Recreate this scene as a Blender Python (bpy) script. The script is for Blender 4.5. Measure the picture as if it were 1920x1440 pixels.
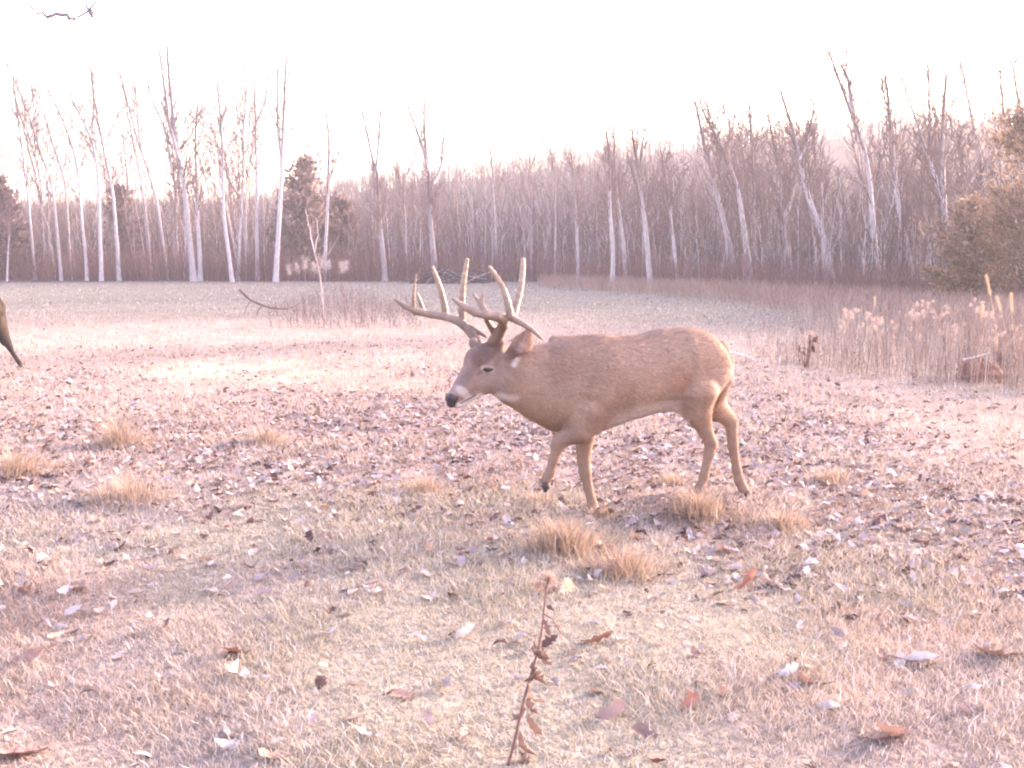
import bpy, math, random
import numpy as np
from mathutils import Vector

for o in list(bpy.data.objects):
    bpy.data.objects.remove(o)
SC = bpy.context.scene
COL = SC.collection

# ------------------------------------------------------------------ camera, sky, sun, exposure
PITCH = math.radians(6.65)
FPX, CAMZ, HOR = 2059.0, 1.30, 480.0
cam_d = bpy.data.cameras.new("camera")
cam = bpy.data.objects.new("camera", cam_d)
COL.objects.link(cam)
cam.location = (0, 0, CAMZ)
cam.rotation_euler = (math.radians(90) - PITCH, 0, 0)
cam_d.sensor_width = 36
cam_d.lens = 36 * FPX / 1920
cam_d.clip_start, cam_d.clip_end = 0.05, 3000
SC.camera = cam
SUN_EL, SUN_AZ = math.radians(12), math.radians(58)      # azimuth from +Y towards +X
world = bpy.data.worlds.new("World")
SC.world = world
world.use_nodes = True
wn, wl = world.node_tree.nodes, world.node_tree.links
sky = wn.new("ShaderNodeTexSky")
sky.sky_type = 'NISHITA'
sky.sun_disc = False
sky.sun_elevation, sky.sun_rotation = SUN_EL, SUN_AZ
sky.dust_density, sky.air_density = 3.0, 1.2
tint = wn.new("ShaderNodeMix")
tint.data_type, tint.blend_type = 'RGBA', 'MULTIPLY'
tint.inputs[0].default_value = 1.0
tint.inputs[7].default_value = (1.0, 0.83, 0.935, 1)
wl.new(sky.outputs[0], tint.inputs[6])
bg = [n for n in wn if n.type == 'BACKGROUND'][0]
wl.new(tint.outputs[2], bg.inputs[0])
bg.inputs[1].default_value = 0.15
sun_d = bpy.data.lights.new("sun", 'SUN')
sun_d.energy, sun_d.angle, sun_d.color = 2.0, math.radians(4.0), (1.0, 0.86, 0.76)
sun = bpy.data.objects.new("sun", sun_d)
COL.objects.link(sun)
S = Vector((math.sin(SUN_AZ) * math.cos(SUN_EL), math.cos(SUN_AZ) * math.cos(SUN_EL), math.sin(SUN_EL)))
sun.rotation_euler = S.to_track_quat('Z', 'Y').to_euler()
sun.location = (40, 20, 30)
SC.view_settings.view_transform = 'Standard'
SC.view_settings.look = 'None'
SC.view_settings.exposure = 3.55
SC.view_settings.gamma = 1
SC.cycles.filter_width = 2.1
SC.cycles.max_bounces = 6
SC.cycles.use_denoising = True

rng = np.random.default_rng(11)

# ------------------------------------------------------------------ helpers
_T = np.random.default_rng(5).random((256, 256)).astype(np.float32)
def vnoise(x, y):
    x = np.asarray(x, float); y = np.asarray(y, float)
    xi = np.floor(x).astype(int); yi = np.floor(y).astype(int)
    fx = x - xi; fy = y - yi
    fx = fx * fx * (3 - 2 * fx); fy = fy * fy * (3 - 2 * fy)
    a = _T[xi & 255, yi & 255]; b = _T[(xi + 1) & 255, yi & 255]
    c = _T[xi & 255, (yi + 1) & 255]; d = _T[(xi + 1) & 255, (yi + 1) & 255]
    return (a * (1 - fx) + b * fx) * (1 - fy) + (c * (1 - fx) + d * fx) * fy
def fbm(x, y, o=4):
    s, a, t = 0, 1.0, 0
    for i in range(o):
        s = s + a * vnoise(np.asarray(x) * 2 ** i + 17.3 * i, np.asarray(y) * 2 ** i + 9.1 * i); t += a; a *= .5
    return s / t
def sstep(a, b, x):
    t = np.clip((np.asarray(x, float) - a) / (b - a), 0, 1)   # b < a gives a falling step
    return t * t * (3 - 2 * t)

RIDGE = np.array([(-1500, 396), (0, 396), (450, 384), (620, 346), (1000, 302), (1300, 264), (1600, 240), (1920, 222), (3400, 215)], float)
def hill_h(x, y):
    x = np.asarray(x, float); y = np.asarray(y, float)
    px = 960 + FPX * x / np.maximum(y, 1)
    r = np.interp(px, RIDGE[:, 0], RIDGE[:, 1])
    zr = 1.3 + 175 * (HOR - r) / FPX - 2.2 + .9 * (fbm(x * .09, y * .02 + 3, 3) - .5)
    return sstep(80, 175, y) * zr
def terr(x, y):
    x = np.asarray(x, float); y = np.asarray(y, float)
    z = 0.07 * (fbm(x * .45 + 40, y * .45 + 11, 3) - .5) + 0.025 * (fbm(x * 2.1, y * 2.1, 2) - .5)
    z = z * (1 - .6 * sstep(20, 60, np.abs(y)))
    z = z + 0.055 * np.exp(-(((x - .95) / .33) ** 2 + ((y - 5.62) / .33) ** 2))
    return z + hill_h(x, y)

def P(px, py, Y):
    a, b = (px - 960) / FPX, (720 - py) / FPX
    dx, dy, dz = a, math.cos(PITCH) + b * math.sin(PITCH), -math.sin(PITCH) + b * math.cos(PITCH)
    k = Y / dy
    return np.array([dx * k, Y, CAMZ + dz * k])
def G(px, py):
    a, b = (px - 960) / FPX, (720 - py) / FPX
    dx, dy, dz = a, math.cos(PITCH) + b * math.sin(PITCH), -math.sin(PITCH) + b * math.cos(PITCH)
    k = CAMZ / -dz
    for _ in range(8):
        k = (float(terr(dx * k, dy * k)) - CAMZ) / dz
    return np.array([dx * k, dy * k, float(terr(dx * k, dy * k))])

def tag(o, label=None, cat=None, group=None, kind=None):
    if label: o["label"] = label
    if cat: o["category"] = cat
    if group: o["group"] = group
    if kind: o["kind"] = kind
    return o
def empty(name, loc):
    o = bpy.data.objects.new(name, None)
    o.empty_display_size = .1
    o.location = [float(v) for v in loc]
    COL.objects.link(o)
    return o
def mk(name, V, F, mat, parent=None, col=None, smooth=True, origin=None):
    """one mesh object; F: one (n,k) array or a list of them; V is in world space, origin is the local zero"""
    V = np.asarray(V, np.float32)
    if origin is None:
        origin = parent.matrix_world.translation if False else (parent["_o"] if parent is not None and "_o" in parent else (0, 0, 0))
    V = V - np.asarray([float(v) for v in origin], np.float32)
    Fs = [np.asarray(f, np.int32) for f in (F if isinstance(F, list) else [F]) if len(f)]
    me = bpy.data.meshes.new(name)
    li = np.concatenate([f.ravel() for f in Fs])
    tot = np.concatenate([np.full(len(f), f.shape[1], np.int32) for f in Fs])
    st = np.concatenate([[0], np.cumsum(tot)[:-1]]).astype(np.int32)
    me.vertices.add(len(V)); me.vertices.foreach_set("co", V.ravel())
    me.loops.add(len(li)); me.loops.foreach_set("vertex_index", li)
    me.polygons.add(len(tot)); me.polygons.foreach_set("loop_start", st)
    try: me.polygons.foreach_set("loop_total", tot)
    except Exception: pass
    me.update(calc_edges=True)
    me.validate()
    if smooth:
        me.polygons.foreach_set("use_smooth", np.ones(len(me.polygons), bool))
    if col is not None:
        c = np.ones((len(V), 4), np.float32); c[:, :3] = col
        at = me.color_attributes.new("Col", 'FLOAT_COLOR', 'POINT')
        at.data.foreach_set("color", c.ravel())
    me.materials.append(mat)
    o = bpy.data.objects.new(name, me)
    COL.objects.link(o)
    if parent is not None: o.parent = parent
    else: o.location = [float(v) for v in origin]
    return o
def root(name, loc, label, cat, group=None):
    o = empty(name, loc); o["_o"] = [float(v) for v in loc]
    return tag(o, label, cat, group)
def copy_tree(o, loc, rotz=0, scale=1, label=None):
    c = o.copy(); COL.objects.link(c)
    c.location = [float(v) for v in loc]; c.rotation_euler = (0, 0, rotz); c.scale = (scale,) * 3
    if label: c["label"] = label
    for ch in o.children:
        d = ch.copy(); COL.objects.link(d); d.parent = c
    return c

def sticks(Pt, R, sides=4):
    Pt = np.asarray(Pt, float); R = np.asarray(R, float)
    m, n, _ = Pt.shape
    T = np.gradient(Pt, axis=1)
    T /= np.linalg.norm(T, axis=2, keepdims=True) + 1e-9
    ref = np.where(np.abs(T[..., 1:2]) < .8, np.array([0., 1, 0]), np.array([1., 0, 0]))
    U = np.cross(T, ref); U /= np.linalg.norm(U, axis=2, keepdims=True) + 1e-9
    W = np.cross(T, U)
    a = np.arange(sides) * 2 * np.pi / sides
    V = Pt[:, :, None] + R[:, :, None, None] * (np.cos(a)[None, None, :, None] * U[:, :, None] + np.sin(a)[None, None, :, None] * W[:, :, None])
    idx = np.arange(m * n * sides).reshape(m, n, sides)
    nx = np.roll(idx, -1, axis=2)
    Q = np.stack([idx[:, :-1], nx[:, :-1], nx[:, 1:], idx[:, 1:]], -1).reshape(-1, 4)
    return V.reshape(-1, 3), Q
class Bag:
    def __init__(s): s.V, s.F3, s.F4, s.C, s.n = [], [], [], [], 0
    def add(s, V, F, C):
        V = np.asarray(V, float); F = np.asarray(F, int)
        (s.F3 if F.shape[1] == 3 else s.F4).append(F + s.n)
        s.V.append(V); s.C.append(np.broadcast_to(np.asarray(C, float), (len(V), 3))); s.n += len(V)
    def tube(s, pts, rad, c, sides=6):
        V, Q = sticks(np.asarray(pts, float)[None], np.asarray(rad, float)[None], sides)
        s.add(V, Q, c)
        n = len(pts); k = s.n - n * sides
        for e, rev in ((0, True), (n - 1, False)):
            ring = k + e * sides + np.arange(sides)
            for i in range(1, sides - 1):
                t = [ring[0], ring[i], ring[i + 1]]
                s.F3.append(np.array([t[::-1] if rev else t]))
    def build(s, name, mat, parent=None, smooth=True, origin=None):
        F = []
        if s.F4: F.append(np.concatenate(s.F4))
        if s.F3: F.append(np.concatenate(s.F3))
        return mk(name, np.concatenate(s.V), F, mat, parent, np.concatenate(s.C), smooth, origin)
def smooth_path(pts, n):
    pts = np.asarray(pts, float)
    d = np.r_[0, np.cumsum(np.linalg.norm(np.diff(pts, axis=0), axis=1))]
    t = np.linspace(0, d[-1], n)
    out = np.stack([np.interp(t, d, pts[:, i]) for i in range(pts.shape[1])], 1)
    for _ in range(3):
        out[1:-1] = .25 * out[:-2] + .5 * out[1:-1] + .25 * out[2:]
    return out

# ------------------------------------------------------------------ materials
def material(name, rough=.9, transl=0.0, noise=0.0, nscale=20, bump=0.0, bscale=60, spec=.2, stretch=(1, 1, 1), base=None):
    m = bpy.data.materials.new(name); m.use_nodes = True
    n, l = m.node_tree.nodes, m.node_tree.links
    b = n["Principled BSDF"]
    b.inputs["Roughness"].default_value = rough
    b.inputs["Specular IOR Level"].default_value = spec
    if base is None:
        a = n.new("ShaderNodeAttribute"); a.attribute_name = "Col"; c = a.outputs["Color"]
    else:
        a = n.new("ShaderNodeRGB"); a.outputs[0].default_value = (*base, 1); c = a.outputs[0]
    tc = n.new("ShaderNodeTexCoord")
    mp = n.new("ShaderNodeMapping"); mp.inputs["Scale"].default_value = stretch
    l.new(tc.outputs["Object"], mp.inputs[0])
    if noise:
        t = n.new("ShaderNodeTexNoise"); t.inputs["Scale"].default_value = nscale; t.inputs["Detail"].default_value = 5
        l.new(mp.outputs[0], t.inputs["Vector"])
        r = n.new("ShaderNodeMapRange"); r.inputs[1].default_value = .25; r.inputs[2].default_value = .75
        r.inputs[3].default_value = 1 - noise; r.inputs[4].default_value = 1 + noise
        l.new(t.outputs[0], r.inputs[0])
        x = n.new("ShaderNodeVectorMath"); x.operation = 'SCALE'
        l.new(c, x.inputs[0]); l.new(r.outputs[0], x.inputs["Scale"]); c = x.outputs[0]
    l.new(c, b.inputs["Base Color"])
    if bump:
        t = n.new("ShaderNodeTexNoise"); t.inputs["Scale"].default_value = bscale; t.inputs["Detail"].default_value = 4
        l.new(mp.outputs[0], t.inputs["Vector"])
        u = n.new("ShaderNodeBump"); u.inputs["Strength"].default_value = bump; u.inputs["Distance"].default_value = .02
        l.new(t.outputs[0], u.inputs["Height"]); l.new(u.outputs[0], b.inputs["Normal"])
    if transl:
        tr = n.new("ShaderNodeBsdfTranslucent"); l.new(c, tr.inputs[0])
        mx = n.new("ShaderNodeMixShader"); mx.inputs[0].default_value = transl
        l.new(b.outputs[0], mx.inputs[1]); l.new(tr.outputs[0], mx.inputs[2])
        l.new(mx.outputs[0], n["Material Output"].inputs[0])
    return m
M_BARK = material("bark", noise=.35, nscale=5, stretch=(3, 3, 1), bump=.5, bscale=25)
M_TWIG = material("twigs", rough=.95)
M_GRASS = material("dry_grass", transl=.35, rough=.8)
M_LEAF = material("dead_leaf", transl=.15, rough=.75, noise=.18, nscale=40)
M_NEEDLE = material("evergreen_foliage", transl=.45)
M_COAT = material("deer_coat", rough=.85, noise=.10, nscale=55, bump=.25, bscale=160, stretch=(.45, 1, 1), spec=.15)
M_FUR = material("deer_fur", rough=.8, transl=.25, spec=.2)
M_ANTLER = material("antler_bone", rough=.55, noise=.22, nscale=30, bump=.3, bscale=90, spec=.35)
M_EYE = material("deer_eye", rough=.08, spec=.6, base=(.012, .008, .007))
M_NOSE = material("deer_nose", rough=.4, spec=.4, base=(.03, .022, .024), bump=.4, bscale=120)
M_HOOF = material("hoof_horn", rough=.6, base=(.05, .038, .035), noise=.2)
M_STUMP = material("rotten_wood", noise=.4, nscale=18, bump=1.0, bscale=30)

def ground_material():
    m = bpy.data.materials.new("frosty_ground"); m.use_nodes = True
    n, l = m.node_tree.nodes, m.node_tree.links
    b = n["Principled BSDF"]; b.inputs["Roughness"].default_value = .95; b.inputs["Specular IOR Level"].default_value = .1
    a = n.new("ShaderNodeAttribute"); a.attribute_name = "Col"
    tc = n.new("ShaderNodeTexCoord")
    c = a.outputs["Color"]
    for sc, amt, det in ((3.0, .18, 6), (28.0, .30, 6)):
        t = n.new("ShaderNodeTexNoise"); t.inputs["Scale"].default_value = sc; t.inputs["Detail"].default_value = det
        l.new(tc.outputs["Object"], t.inputs["Vector"])
        r = n.new("ShaderNodeMapRange"); r.inputs[1].default_value = .3; r.inputs[2].default_value = .7
        r.inputs[3].default_value = 1 - amt; r.inputs[4].default_value = 1 + amt
        l.new(t.outputs[0], r.inputs[0])
        x = n.new("ShaderNodeVectorMath"); x.operation = 'SCALE'
        l.new(c, x.inputs[0]); l.new(r.outputs[0], x.inputs["Scale"]); c = x.outputs[0]
    l.new(c, b.inputs["Base Color"])
    t = n.new("ShaderNodeTexNoise"); t.inputs["Scale"].default_value = 35; t.inputs["Detail"].default_value = 6
    l.new(tc.outputs["Object"], t.inputs["Vector"])
    u = n.new("ShaderNodeBump"); u.inputs["Strength"].default_value = .9; u.inputs["Distance"].default_value = .03
    l.new(t.outputs[0], u.inputs["Height"]); l.new(u.outputs[0], b.inputs["Normal"])
    return m
M_GROUND = ground_material()

# ------------------------------------------------------------------ palette
STRAW = np.array([.40, .285, .215]); PALE = np.array([.44, .35, .31]); FROST = np.array([.50, .44, .43])
GREEN = np.array([.25, .235, .155]); DGREY = np.array([.27, .225, .21])
LBROWN = np.array([.105, .058, .054]); LPURP = np.array([.27, .20, .21]); LPALE = np.array([.40, .325, .315]); LTAN = np.array([.31, .20, .155])

def leafy(x, y):
    """0..1 how much leaf litter lies at a spot"""
    d = np.hypot(x, y)
    band = sstep(3.6, 5.2, d) * (1 - sstep(9.5, 14.5, d))
    n = fbm(np.asarray(x) * .55 + 3, np.asarray(y) * .4 + 8, 4)
    x_ = np.asarray(x); y_ = np.asarray(y)
    band = band * (1 - .75 * sstep(1.2, 2.4, x_ - .12 * y_) * sstep(6.6, 8.2, d))
    return np.clip(band * (.40 + 3.4 * (n - .45)) + .8 * (1 - band) * (n - .56) * (d < 14), 0, 1)
def meadow_col(x, y):
    d = np.hypot(x, y)
    n1 = fbm(np.asarray(x) * .5, np.asarray(y) * .35, 4)[..., None]
    n2 = fbm(np.asarray(x) * .12 + 60, np.asarray(y) * .08 + 5, 3)[..., None]
    near = (STRAW * .7 + PALE * .3) * (1 - sstep(.42, .62, n1)) + (PALE * .72 + GREEN * .28) * sstep(.42, .62, n1)
    n3 = fbm(np.asarray(x) * .9 + 31, np.asarray(y) * .7 + 77, 4)[..., None]
    near = near * (1 - .4 * sstep(.52, .66, n3)) + .4 * sstep(.52, .66, n3) * np.array([.31, .255, .26])
    near = near * (1 - .55 * sstep(.50, .38, n3)) + .55 * sstep(.50, .38, n3) * np.array([.34, .30, .225])
    mid = STRAW * .5 + PALE * .5
    far = DGREY * .58 + GREEN * .30
    k1 = sstep(5, 9, d)[..., None]; k2 = sstep(16, 33, d + 14 * (n2[..., 0] - .5) + np.maximum(np.asarray(x), 0) * 1.1)[..., None]
    c = near * (1 - k1) + mid * k1
    c = c * (1 - k2) + far * k2
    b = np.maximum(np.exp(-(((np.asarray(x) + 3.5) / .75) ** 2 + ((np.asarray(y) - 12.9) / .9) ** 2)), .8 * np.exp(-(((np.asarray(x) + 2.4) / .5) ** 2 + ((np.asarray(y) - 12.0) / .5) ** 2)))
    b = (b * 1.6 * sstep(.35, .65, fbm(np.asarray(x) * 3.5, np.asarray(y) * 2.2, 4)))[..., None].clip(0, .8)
    return c * (1 - b) + b * np.array([.56, .52, .38])      # sunlit glare patch painted into the straw colour

# ------------------------------------------------------------------ ground and hill
def build_ground():
    N = 640
    u = np.linspace(-1, 1, N)
    w = np.sign(u) * np.abs(u) ** 2.8 * 620
    X, Y = np.meshgrid(w, w + 4, indexing='ij')
    x, y = X.ravel(), Y.ravel()
    z = terr(x, y)
    d = np.hypot(x, y)
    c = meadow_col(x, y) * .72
    lf = leafy(x, y)[:, None]
    c = c * (1 - .5 * lf) + .6 * lf * (LPURP * .85)
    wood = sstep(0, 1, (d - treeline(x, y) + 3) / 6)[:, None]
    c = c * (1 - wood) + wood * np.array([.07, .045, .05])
    i = np.arange(N * N).reshape(N, N)
    Q = np.stack([i[:-1, :-1], i[1:, :-1], i[1:, 1:], i[:-1, 1:]], -1).reshape(-1, 4)
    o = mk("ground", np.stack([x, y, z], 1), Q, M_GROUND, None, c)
    tag(o, "frosty meadow of short straw and dead leaves rising to a wooded hill", None, None, "structure")
def treeline(x, y):
    """distance of the wood's edge along this direction"""
    px = 960 + FPX * np.asarray(x) / np.maximum(np.asarray(y), .5)
    return np.interp(px, [-600, 0, 500, 1000, 1150, 1500, 1920, 2600], [58, 60, 58, 56, 50, 37, 26, 22])
build_ground()

# ------------------------------------------------------------------ trees of the wood's edge
C_WHITE = np.array([.45, .395, .42]); C_GREY = np.array([.26, .215, .225]); C_BROWN = np.array([.145, .098, .103]); C_TWIG = np.array([.12, .082, .088])
def bough_set(path, rad, h, r, nb=26, spread=1.0, t0=.34, twigs=5, up=.9):
    """boughs and twigs along a trunk path; returns a Bag"""
    bag = Bag()
    n = len(path); tt = np.linspace(0, 1, n)
    t = t0 + (1 - t0) * r.random(nb) ** .8 * .985
    base = np.stack([np.interp(t, tt, path[:, k]) for k in range(3)], 1)
    br = np.interp(t, tt, rad)
    az = r.random(nb) * 2 * np.pi
    L = h * (.07 + .20 * (1 - t) ** .8 + .05 * r.random(nb)) * spread * (.6 + .8 * r.random(nb))
    s = np.linspace(0, 1, 6)
    hz = L * (.22 + .3 * r.random(nb)); vt = L * up * (.9 + .6 * r.random(nb))
    out = np.stack([np.cos(az), np.sin(az)], 1)
    Pb = np.zeros((nb, 6, 3))
    Pb[..., :2] = base[:, None, :2] + out[:, None] * (hz[:, None] * (1 - (1 - s) ** 1.6))[..., None]
    Pb[..., 2] = base[:, None, 2] + vt[:, None] * (s ** 1.25)
    Pb[:, 1:] += r.normal(0, .02, (nb, 5, 3)) * L[:, None, None] * s[1:, None]
    Rb = np.clip(br * .32, .009, .03)[:, None] * (1 - .75 * s)
    V, Q = sticks(Pb, Rb, 4)
    bag.add(V, Q, C_TWIG * (.8 + .5 * r.random()))
    m = nb * twigs
    k = np.repeat(np.arange(nb), twigs); st = .25 + .75 * r.random(m)
    i0 = np.minimum((st * 5).astype(int), 4); f = (st * 5 - i0)[:, None]
    b0 = Pb[k, i0] * (1 - f) + Pb[k, i0 + 1] * f
    dv = np.stack([r.normal(0, .5, m) + .5 * out[k, 0], r.normal(0, .5, m) + .5 * out[k, 1], .35 + .7 * r.random(m)], 1)
    dv *= (L[k] * (.2 + .4 * r.random(m)))[:, None]
    Pt = np.stack([b0, b0 + dv * .5 + r.normal(0, .03, (m, 3)) * L[k][:, None], b0 + dv + np.array([0, 0, .04]) * L[k][:, None]], 1)
    V, Q = sticks(Pt, np.tile([.011, .009, .006], (m, 1)), 3)
    bag.add(V, Q, C_TWIG)
    return bag
def make_tree(stems, depth, label, pale, r, group="bare trees along the edge of the wood", name="bare_tree", nb=34, twigs=6):
    """stems: traced courses, the first is the trunk from the ground; each (list of px,py), radius in px"""
    pts0, r0 = stems[0]
    b = P(pts0[0][0], HOR + FPX * CAMZ / depth, depth); gz = float(terr(b[0], b[1]))
    t = root(name, (b[0], b[1], gz), label, "tree", group)
    tb = Bag(); crown = Bag()
    for j, (pts, rp) in enumerate(stems):
        dz = r.normal(0, .25)
        q = [P(x, y, depth + dz * (i + j)) for i, (x, y) in enumerate(pts)]
        if j == 0:
            q.insert(0, np.array([b[0], b[1], gz - .15])) if pts[0][1] < HOR + FPX * CAMZ / depth - 4 else q.__setitem__(0, np.array([b[0], b[1], gz - .15]))
        else:
            q[0] = P(*pts[0], depth)
        path = smooth_path(q, 26)
        L = np.linalg.norm(path[-1] - path[0])
        path[1:] += np.cumsum(r.normal(0, .006, (25, 3)), 0) * np.array([1, 1, .2]) * min(1, L / 6)
        rad = rp * (.64 if depth > 52 else .95) / FPX * depth * np.linspace(1, .22, 26) ** .85
        if j == 0: rad[:3] *= [1.35, 1.15, 1.05]
        k = np.repeat(np.linspace(0, 1, 26), 7)
        if j: k = .45 + .55 * k
        c0 = C_WHITE * pale + C_GREY * (1 - pale)
        kk = sstep(.40, .95, k)[:, None]
        col = c0 * (1 - kk) + C_BROWN * .7 * kk
        V, Q = sticks(path[None], rad[None], 7); tb.add(V, Q, col)
        bb = bough_set(path, rad, L, r, nb if j == 0 else nb // 2, twigs=twigs, t0=.36 if j == 0 else .1)
        crown.add(np.concatenate(bb.V), np.concatenate(bb.F4), np.concatenate(bb.C))
    tb.build("trunk", M_BARK, t); crown.build("crown", M_TWIG, t)
    return t
TR = [  # (depth, paleness, label, stems)
 (57, 1.0, "short thin white trunk standing at the far left edge of the wood", [([(13, 510), (17, 440), (14, 390)], 3)]),
 (60, .5, "leaning grey tree second from the left, its thin top tilting left", [([(66, 515), (52, 362), (38, 254), (22, 130)], 4.5)]),
 (64, .5, "small grey tree whose bent bare stem rises between two leaning left-hand trees", [([(82, 500), (76, 340), (62, 280), (31, 200)], 4), ([(62, 280), (70, 240), (74, 215)], 2)]),
 (58, .4, "tall dark stem sweeping left from its base, third of the left cluster", [([(115, 515), (100, 355), (73, 275), (52, 210), (25, 145)], 5), ([(52, 212), (62, 185), (60, 160)], 2)]),
 (61, .4, "slim dark tree curving left above the first dark cedar gap", [([(133, 515), (121, 338), (97, 268), (69, 171)], 4.5)]),
 (58, .8, "pale trunk with a kink at half height in the left cluster", [([(163, 515), (150, 380), (142, 296), (115, 216), (90, 168)], 5)]),
 (57, .85, "pale trunk forking into a wide dark Y near the left side", [([(190, 520), (184, 320), (171, 254), (177, 192), (170, 120)], 6), ([(171, 258), (150, 215), (128, 180)], 4)]),
 (58, .7, "grey trunk leaning left behind the wide forked tree", [([(224, 520), (212, 355), (193, 275), (176, 180), (172, 135)], 6), ([(197, 280), (210, 235), (235, 200)], 2.5)]),
 (60, .35, "dark leaning trunk crossing a paler one left of the tallest tree", [([(284, 515), (267, 355), (250, 268), (236, 192), (228, 150)], 5)]),
 (60, .6, "grey trunk with two thin parallel tips left of the tallest tree", [([(314, 515), (292, 365), (264, 286), (240, 200), (209, 80)], 5), ([(268, 296), (260, 240), (252, 135)], 3.5)]),
 (56, .45, "thick tallest tree of the left group with two long straight leaders", [([(363, 520), (344, 338), (326, 234), (318, 160), (314, 85)], 9), ([(335, 300), (316, 220), (300, 90)], 6), ([(322, 325), (310, 240), (290, 200), (265, 110)], 4)]),
 (57, .8, "stout pale trunk ending in a short knobby top beside the tallest tree", [([(376, 520), (369, 372), (365, 251), (370, 195)], 7), ([(370, 285), (384, 330), (392, 365)], 3)]),
 (55, 1.0, "white birch leaning left with a clear bark, right of the stout pale trunk", [([(436, 526), (418, 390), (419, 303), (411, 192), (407, 130)], 6)]),
 (58, .9, "whitish trunk that splits into two thin wavy tips", [([(446, 520), (455, 338), (455, 254), (443, 200)], 5), ([(455, 258), (460, 180), (458, 120)], 3)]),
 (60, .9, "thin white stem close behind the wavy-tipped trunk", [([(460, 515), (462, 372), (466, 250), (470, 200)], 3.5)]),
 (58, .6, "tall straight grey trunk with a branch bowing right at its top", [([(483, 515), (481, 320), (479, 223), (472, 110)], 6), ([(481, 228), (494, 205), (506, 140)], 3)]),
 (55, .95, "tall pale twin-topped birch just left of the dark cedar", [([(517, 522), (523, 420), (528, 338), (531, 254), (538, 100)], 8), ([(528, 300), (520, 230), (522, 100)], 5)]),
 (58, .8, "lone pale trunk standing in front of the dark cedar", [([(608, 515), (612, 430), (616, 338), (616, 254), (609, 190)], 6), ([(616, 330), (632, 300), (640, 280)], 2)]),
 (56, .2, "dark trunk forking into a clean V against the sky", [([(722, 515), (712, 420), (705, 320)], 9), ([(705, 325), (692, 269), (677, 190)], 5), ([(706, 322), (711, 252), (718, 175)], 5), ([(705, 330), (690, 300), (672, 290)], 3)]),
 (56, .25, "thick dark trunk splitting into three crowded uprights right of the V tree", [([(815, 515), (808, 420), (803, 320)], 11), ([(803, 325), (791, 269), (763, 195)], 6), ([(802, 322), (796, 250), (796, 165)], 6), ([(812, 345), (828, 313), (835, 200)], 5)]),
 (60, .3, "broad twiggy tree low between the V tree and the three-stemmed trunk", [([(762, 515), (758, 400), (745, 310), (742, 250)], 5), ([(755, 345), (775, 300), (782, 270)], 3)]),
 (62, .5, "slender grey tree rising above the hill line left of the antlers", [([(932, 515), (928, 388), (920, 262), (918, 215)], 4.5)]),
 (64, .3, "bushy brown tree on the skyline over the antlers", [([(992, 515), (992, 360), (994, 270)], 4), ([(992, 330), (970, 290), (955, 262)], 3), ([(993, 320), (1008, 280), (1022, 262)], 3)]),
 (48, 1.0, "crooked white trunk above the deer's shoulders, first of the right-hand wood", [([(1148, 537), (1150, 480), (1146, 441), (1141, 362), (1143, 288), (1135, 240)], 5)]),
 (50, .6, "grey trunk close right of the crooked white one", [([(1174, 525), (1168, 440), (1157, 362), (1152, 240)], 4.5)]),
 (46, .9, "pale trunk above the deer's back with a straight slant to the left", [([(1222, 535), (1211, 406), (1194, 288), (1187, 240)], 6), ([(1197, 310), (1205, 270), (1207, 240)], 3)]),
 (46, .85, "thin pale stem leaning left over the deer's rump", [([(1272, 530), (1262, 430), (1255, 362), (1240, 280)], 4)]),
 (44, .55, "leaning trunk whose top breaks into a sharp V over the hill line", [([(1384, 540), (1370, 460), (1351, 384), (1325, 288), (1303, 190)], 7), ([(1318, 240), (1340, 265), (1352, 300)], 3)]),
 (43, .7, "grey trunk leaning left right beside the V-topped one", [([(1410, 545), (1395, 428), (1382, 345), (1350, 270), (1318, 205)], 7)]),
 (45, .3, "upright dark tree with a broom-like top behind the leaning pair", [([(1414, 530), (1413, 345), (1408, 240), (1405, 180)], 6)]),
 (38, .85, "long pale trunk leaning left with a curved lower half, middle of right wood", [([(1566, 558), (1552, 480), (1539, 428), (1511, 362), (1491, 262), (1461, 165)], 7), ([(1500, 300), (1520, 250), (1525, 190)], 3)]),
 (37, .85, "tall pale trunk with a thick dark broom top reaching highest on the right", [([(1646, 560), (1638, 450), (1631, 362), (1622, 284), (1592, 205), (1552, 95)], 7), ([(1600, 225), (1590, 150), (1576, 120)], 6)]),
 (36, 1.0, "bright white trunk curving left in the right wood, darker above", [([(1712, 568), (1704, 480), (1692, 428), (1679, 345), (1671, 244), (1662, 140)], 7.5)]),
 (35, .95, "white trunk with a limb crossing left, last before the brown cedar", [([(1771, 570), (1774, 460), (1769, 362), (1765, 253), (1773, 140)], 8), ([(1766, 375), (1740, 290), (1690, 148)], 4.5)]),
 (38, .4, "grey leaning trunk rising behind the brown cedar's left side", [([(1850, 545), (1846, 319), (1824, 231), (1802, 125)], 6)]),
 (40, .3, "thin dark upright with a forked tip above the white trunks", [([(1752, 545), (1750, 350), (1744, 230), (1742, 115)], 5)]),
 (37, .3, "dark tree leaning into the top right corner over the brown cedar", [([(1925, 560), (1905, 300), (1880, 200), (1876, 130)], 6), ([(1925, 330), (1915, 220), (1900, 120)], 6)]),
 (52, .5, "thin grey stem with a long slanting limb over the deer's withers", [([(1085, 530), (1082, 420), (1076, 330), (1070, 262)], 4)]),
 (55, .6, "slim pale pole standing over the deer's neck in the thicket", [([(1040, 525), (1042, 420), (1040, 330), (1030, 270)], 3.5)]),
 (42, .45, "grey double-stemmed tree between the V-topped and curved pale trunks", [([(1478, 545), (1470, 420), (1462, 320), (1440, 215)], 5), ([(1470, 420), (1500, 300), (1528, 195)], 5)]),
]
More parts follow.
